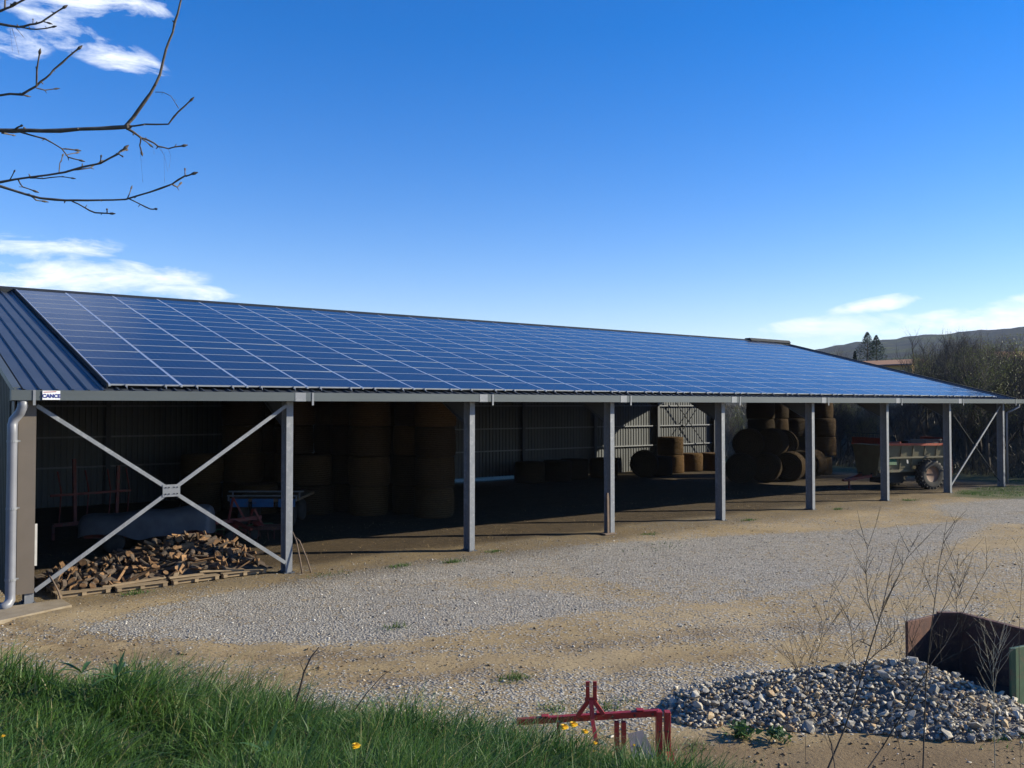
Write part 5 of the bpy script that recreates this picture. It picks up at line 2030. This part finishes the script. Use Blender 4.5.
limb([([(-40, 176), (0, 187), (25, 194), (55, 200), (75, 200.5), (100, 200.5), (125, 199), (150, 192), (172, 184), (185, 176), (192, 174)], 1.7 * k, .9 * k), ([(72, 201), (85, 208), (95, 213), (110, 213.5)], .9 * k, .7 * k), ([(107, 213), (107, 210)], .8 * k, .6 * k),
      ([(129, 199), (140, 204), (150, 209), (155, 209)], .8 * k, .7 * k), ([(128, 198), (131, 189)], .7 * k, .5 * k), ([(172, 184), (177, 187), (180, 184)], .9 * k, .7 * k), ([(185.5, 176), (185, 170)], .8 * k, .6 * k), ([(30, 195), (36, 200), (42, 201)], .9 * k, .6 * k)], 4.9, .02)
limb([([(-40, 97), (0, 95), (22, 94), (36, 86.5), (46, 78), (55, 70), (68, 57), (78, 49)], 1.9 * k, 1.0 * k), ([(36, 86.5), (37, 70), (39.5, 54)], 1.1 * k, .9 * k), ([(36, 88), (45, 90), (54, 89)], .8 * k, .6 * k), ([(18, 94), (25, 95.5)], 1.0 * k, .6 * k)], 5.4, .02)
limb([([(-40, 22), (0, 24.5), (18, 27), (30, 25.5), (42, 22), (55, 13), (63, 8)], 2.0 * k, 1.0 * k), ([(18, 27), (30, 29), (42, 29), (52, 27)], 1.0 * k, .8 * k), ([(42, 21), (47, 22.5)], .8 * k, .7 * k), ([(33, 24), (33, 20)], .7 * k, .5 * k),
      ([(12, 28), (15, 38), (18, 50)], .3 * k, .1 * k), ([(10, 28), (12, 47)], .16 * k, .08 * k), ([(16, 28), (21, 34)], .5 * k, .2 * k)], 5.6, .02)
limb([([(-40, 16), (0, 10), (12, 6), (25, -1), (40, -12)], 1.9 * k, 1.2 * k), ([(5, 8), (5.5, 0), (6, -8)], 1.4 * k, 1.0 * k), ([(10, 6), (14, 4)], 1.8 * k, 1.2 * k)], 5.7, .02)

# ------------------------------------------------------------------ wood beyond the barn


def tree_meshes(seed, H, spread, leafmat, nleaf, leafsize, crown_lo=.25, twigs=3):
    """(trunk mesh, crown mesh): trunk with limbs; crown of fine twigs and small leaf or bud faces"""
    random.seed(seed)
    tk, cr = MB(), MB()
    ends = []

    def grow(p, v, L, r, depth, mb):
        n = 4
        pts, rad = [p], [r]
        for i in range(n):
            v = (v + Vector((random.gauss(0, .14), random.gauss(0, .14), .06))).normalized()
            p = p + v * (L / n)
            pts.append(p)
            rad.append(r * (1 - .62 * (i + 1) / n))
        mb.tube(pts, rad, 6 if depth < 2 else 3, cap=False)
        if depth >= twigs:
            ends.append((pts[-1], v, L))
            ends.append((pts[2], v, L))
            return
        k = (10, 7, 5)[depth] if depth < 3 else 3
        for j in range(k):
            f = random.uniform(crown_lo if depth == 0 else .25, 1)
            i = min(int(f * n), n - 1)
            b = pts[i].lerp(pts[i + 1], f * n - i)
            a = random.uniform(0, 6.28)
            o = Vector((math.cos(a), math.sin(a), random.uniform(.25, .9)))
            nv = (v * .55 + o * spread).normalized()
            grow(b, nv, L * random.uniform(.42, .62), rad[i] * .55, depth + 1, tk if depth < 1 else cr)
        grow(pts[-1], v, L * .5, rad[-1], depth + 1, tk if depth < 1 else cr)
    grow(Vector((0, 0, -.1)), Vector((random.gauss(0, .05), random.gauss(0, .05), 1)), H * .62, H * .017, 0, tk)
    for k in range(nleaf):
        p, v, L = random.choice(ends)
        c = p + Vector((random.gauss(0, 1), random.gauss(0, 1), random.gauss(0, 1))) * L * .28
        a = Vector((random.gauss(0, 1), random.gauss(0, 1), random.gauss(0, 1))).normalized()
        b = a.orthogonal().normalized()
        s_ = leafsize * random.uniform(.5, 1.3)
        cr.add([c - a * s_, c + b * s_ * .45, c + a * s_, c - b * s_ * .45], [(0, 1, 2, 3)], 1)
    return tk.mesh('trunk', M['oktrunk']), cr.mesh('crown', [M['oktrunk'], M[leafmat]])


KIND = {
    'bare': [tree_meshes(1, 8, .8, 'budbrown', 1500, .026), tree_meshes(2, 9, .7, 'budbrown', 1300, .026), tree_meshes(9, 8, .75, 'budbrown', 800, .026)],
    'olive': [tree_meshes(3, 8, .75, 'budolive', 2600, .034), tree_meshes(4, 7.5, .85, 'budolive', 2400, .034)],
    'young': [tree_meshes(5, 8, .6, 'newleaf', 4200, .042, .15), tree_meshes(6, 7, .7, 'newleaf', 3600, .042, .2)],
}
LBL = {'bare': ('bare brown tree in the wood behind the barn end', 'bare trees in the wood'), 'olive': ('olive budding tree in the wood behind the barn end', 'olive trees in the wood'), 'young': ('tree in fresh yellow-green leaf in the wood behind the barn end', 'trees in fresh leaf')}


def put_tree(kind, x, y, h, label=None, group=None, k=None):
    tm, cm_ = KIND[kind][k if k is not None else random.randrange(len(KIND[kind]))]
    base_h = max(v_.co.z for v_ in cm_.vertices)
    t = thing('tree', label or LBL[kind][0], 'tree', (x, y, hz(x, y)), random.uniform(0, 6.28), group or LBL[kind][1])
    if label and not group:
        del t['group']
    s_ = h / base_h
    t.scale = (s_ * random.uniform(.9, 1.15), s_ * random.uniform(.9, 1.15), s_)
    link('trunk', tm, t)
    link('crown', cm_, t)
    return t


def pix(p):
    v = Vector(p) - CAM
    z = v.dot(FW)
    return 512 + FPX * v.dot(RT) / z, 384 - FPX * v.dot(UP) / z, z


random.seed(77)
# skyline seen in the photograph: highest tree tops by pixel column
SKYX = [650, 700, 790, 830, 880, 907, 918, 940, 985, 1024, 1300]
SKYY = [418, 408, 392, 376, 384, 380, 342, 327, 326, 328, 328]
placed = 0
for tries in range(3000):
    if placed >= 225:
        break
    f = random.random()
    y = random.uniform(-26, 60)
    x = hill_foot(y) + 1.5 + 34 * f ** 1.4
    X_, Y_, z_ = pix((x, y, 5))
    if not (650 < X_ < 1240):
        continue
    ytop = np.interp(X_, SKYX, SKYY) + random.uniform(0, 26)
    h = (405.5 - ytop) / FPX * z_ + CAM.z - hz(x, y)
    if h < 2.2:
        continue
    h = min(h, random.uniform(9, 13.5))
    kd = random.choices(('bare', 'olive', 'young'), (.68, .22, .10))[0]
    put_tree(kd, x, y, h)
    placed += 1
# single trees that stand out
for px_, ytop, d, kd, kk, lb in ((911, 338, 66, 'young', 0, 'pale yellow-green tree at the wood edge next to the ochre house'), (996, 334, 62, 'young', 1, 'yellow-green tree standing highest in the middle of the wood'), (918, 324, 75, 'bare', 1, 'tall bare tree rising just beside the yellow-green tree'), (948, 322, 78, 'bare', 2, 'tall bare tree with a rounded top above the wood'), (963, 325, 80, 'bare', 0, 'tall forked bare tree carrying a dark clump above the wood'), (835, 341, 110, 'bare', 0, 'small bare tree on the skyline before the conifers'), (1000, 345, 70, 'olive', 0, 'broad bare-topped olive tree near the wood end'), (793, 345, 120, 'bare', 1, 'small bare tree just over the barn roof end')):
    p = at(px_, 405, d)
    z0 = hz(p.x, p.y)
    h = (405.5 - ytop) / FPX * d + CAM.z - z0
    t = put_tree(kd, p.x, p.y, h, lb, None, kk)
    if px_ == 911:
        t.scale.x = t.scale.y = t.scale.z * .55


def conifer(px_, ytop, d, w, lb):
    p = at(px_, 405, d)
    z0 = hz(p.x, p.y)
    H = (405.5 - ytop) / FPX * d + CAM.z - z0
    t = thing('conifer', lb, 'conifer', (p.x, p.y, z0))
    MB().tube([(0, 0, -.2), (0, 0, H * .95)], [H * .02, .03], 6).build('trunk', M['oktrunk'], t)
    random.seed(px_)
    mb = MB()
    for k in range(2600):
        f = random.random() ** .55
        z = H * (.12 + .88 * f)
        rmax = w * (1 - f) ** .95 * (1 + .16 * math.sin(z * 4 + 1)) + .04
        a = random.uniform(0, 6.28)
        r_ = rmax * random.uniform(.35, 1.05)
        c = Vector((math.cos(a) * r_, math.sin(a) * r_, z - .18 * r_))
        o = Vector((math.cos(a), math.sin(a), random.uniform(-.5, .1))) * random.uniform(.15, .42) * (.35 + .65 * (1 - f))
        s_ = Vector((-math.sin(a), math.cos(a), random.gauss(0, .3))) * .11
        mb.add([c - s_, c + s_, c + o], [(0, 1, 2)])
    mb.build('crown', M['conifer'], t)


conifer(868, 332, 118, 4.4, 'taller of two dark conifers above the ochre house')
conifer(877, 335, 120, 4.0, 'smaller of two dark conifers above the ochre house')
conifer(855.5, 351, 116, .7, 'narrow columnar dark conifer beside the pair')

# ochre farmhouse beyond the roof end, and a red-roofed house in the wood
c = at(891, 405, 112)
zb = hz(c.x, c.y) - .3
t = thing('farmhouse', 'ochre house with clay tile roof seen over the barn roof', 'house', (c.x, c.y, zb), R(-86))
zt_ = (405.5 - 365.5) / FPX * 112 + CAM.z - zb
MB().box((0, 0, zt_ / 2), (7.5, 4.6, zt_)).build('wall', M['wall_y'], t)
mb = MB()
mb.prism([(-4.0, -2.8, zt_ - .12), (-4.0, 0, zt_ + .55), (-4.0, 2.8, zt_ - .12), (-4.0, 2.8, zt_ + .02), (-4.0, 0, zt_ + .7), (-4.0, -2.8, zt_ + .02)], (8.0, 0, 0))
rf = mb.build('roof', M['tile'], t)
MB().bar((-4.05, -2.86, zt_ - .05), (4.05, -2.86, zt_ - .05), .12, .12).build('gutter', M['galv_dull'], rf)
for sx_, yy in ((-2.2, -2.31), (0.2, -2.31), (2.4, -2.31)):
    w = MB().box((sx_, yy, zt_ - 1.3), (.9, .06, 1.1)).build('window', M['white'], t)
    MB().box((sx_, yy - .035, zt_ - 1.3), (.74, .03, .94)).build('pane', M['glass'], w)
for yy in (-1.1, 1.0):
    w = MB().box((-3.76, yy, zt_ - 1.2), (.06, .8, 1.0)).build('window', M['white'], t)
    MB().box((-3.795, yy, zt_ - 1.2), (.03, .64, .84)).build('pane', M['glass'], w)
    w = MB().box((3.76, yy, zt_ - 1.2), (.06, .8, 1.0)).build('window', M['white'], t)
    MB().box((3.795, yy, zt_ - 1.2), (.03, .64, .84)).build('pane', M['glass'], w)
c = at(1012, 405, 150)
zb = hz(c.x, c.y)
zt_ = (405.5 - 358) / FPX * 150 + CAM.z - zb
t = thing('hillside_house', 'red-roofed house half hidden among the trees of the wood', 'house', (c.x, c.y, zb), R(-40))
MB().box((0, 0, zt_ / 2), (6, 5, zt_)).build('wall', M['wall_y'], t)
MB().prism([(-3.2, -2.9, zt_ - .1), (-3.2, 0, zt_ + 1.1), (-3.2, 2.9, zt_ - .1)], (6.4, 0, 0)).build('roof', M['tile'], t)

# scrub on the slope under the trees
rg = np.random.default_rng(55)
n = 30000
sy = rg.uniform(-22, 58, n)
sx_ = hill_foot(sy) + .3 + 17 * rg.uniform(0, 1, n) ** 1.3
tag(blades('undergrowth', sx_, sy, .35, 1.25, .022, 56, M['scrub'], .75, 3), 'brown scrub and brambles on the slope behind the barn', 'undergrowth', kind='stuff')

# ------------------------------------------------------------------ air
hm = bpy.data.materials.new('valley_haze')
hm.use_nodes = True
ht = NT(hm)
ht.N.remove(ht.N['Principled BSDF'])
pv = ht.n('ShaderNodeVolumePrincipled')
pv.inputs['Color'].default_value = (.62, .74, .95, 1)
pv.inputs['Density'].default_value = .00011
pv.inputs['Anisotropy'].default_value = 0.0
ht.l(pv.outputs[0], ht.N['Material Output'].inputs['Volume'])
hb = MB().box((0, 0, 90), (8600, 8600, 330)).build('haze', hm)
tag(hb, kind='stuff')
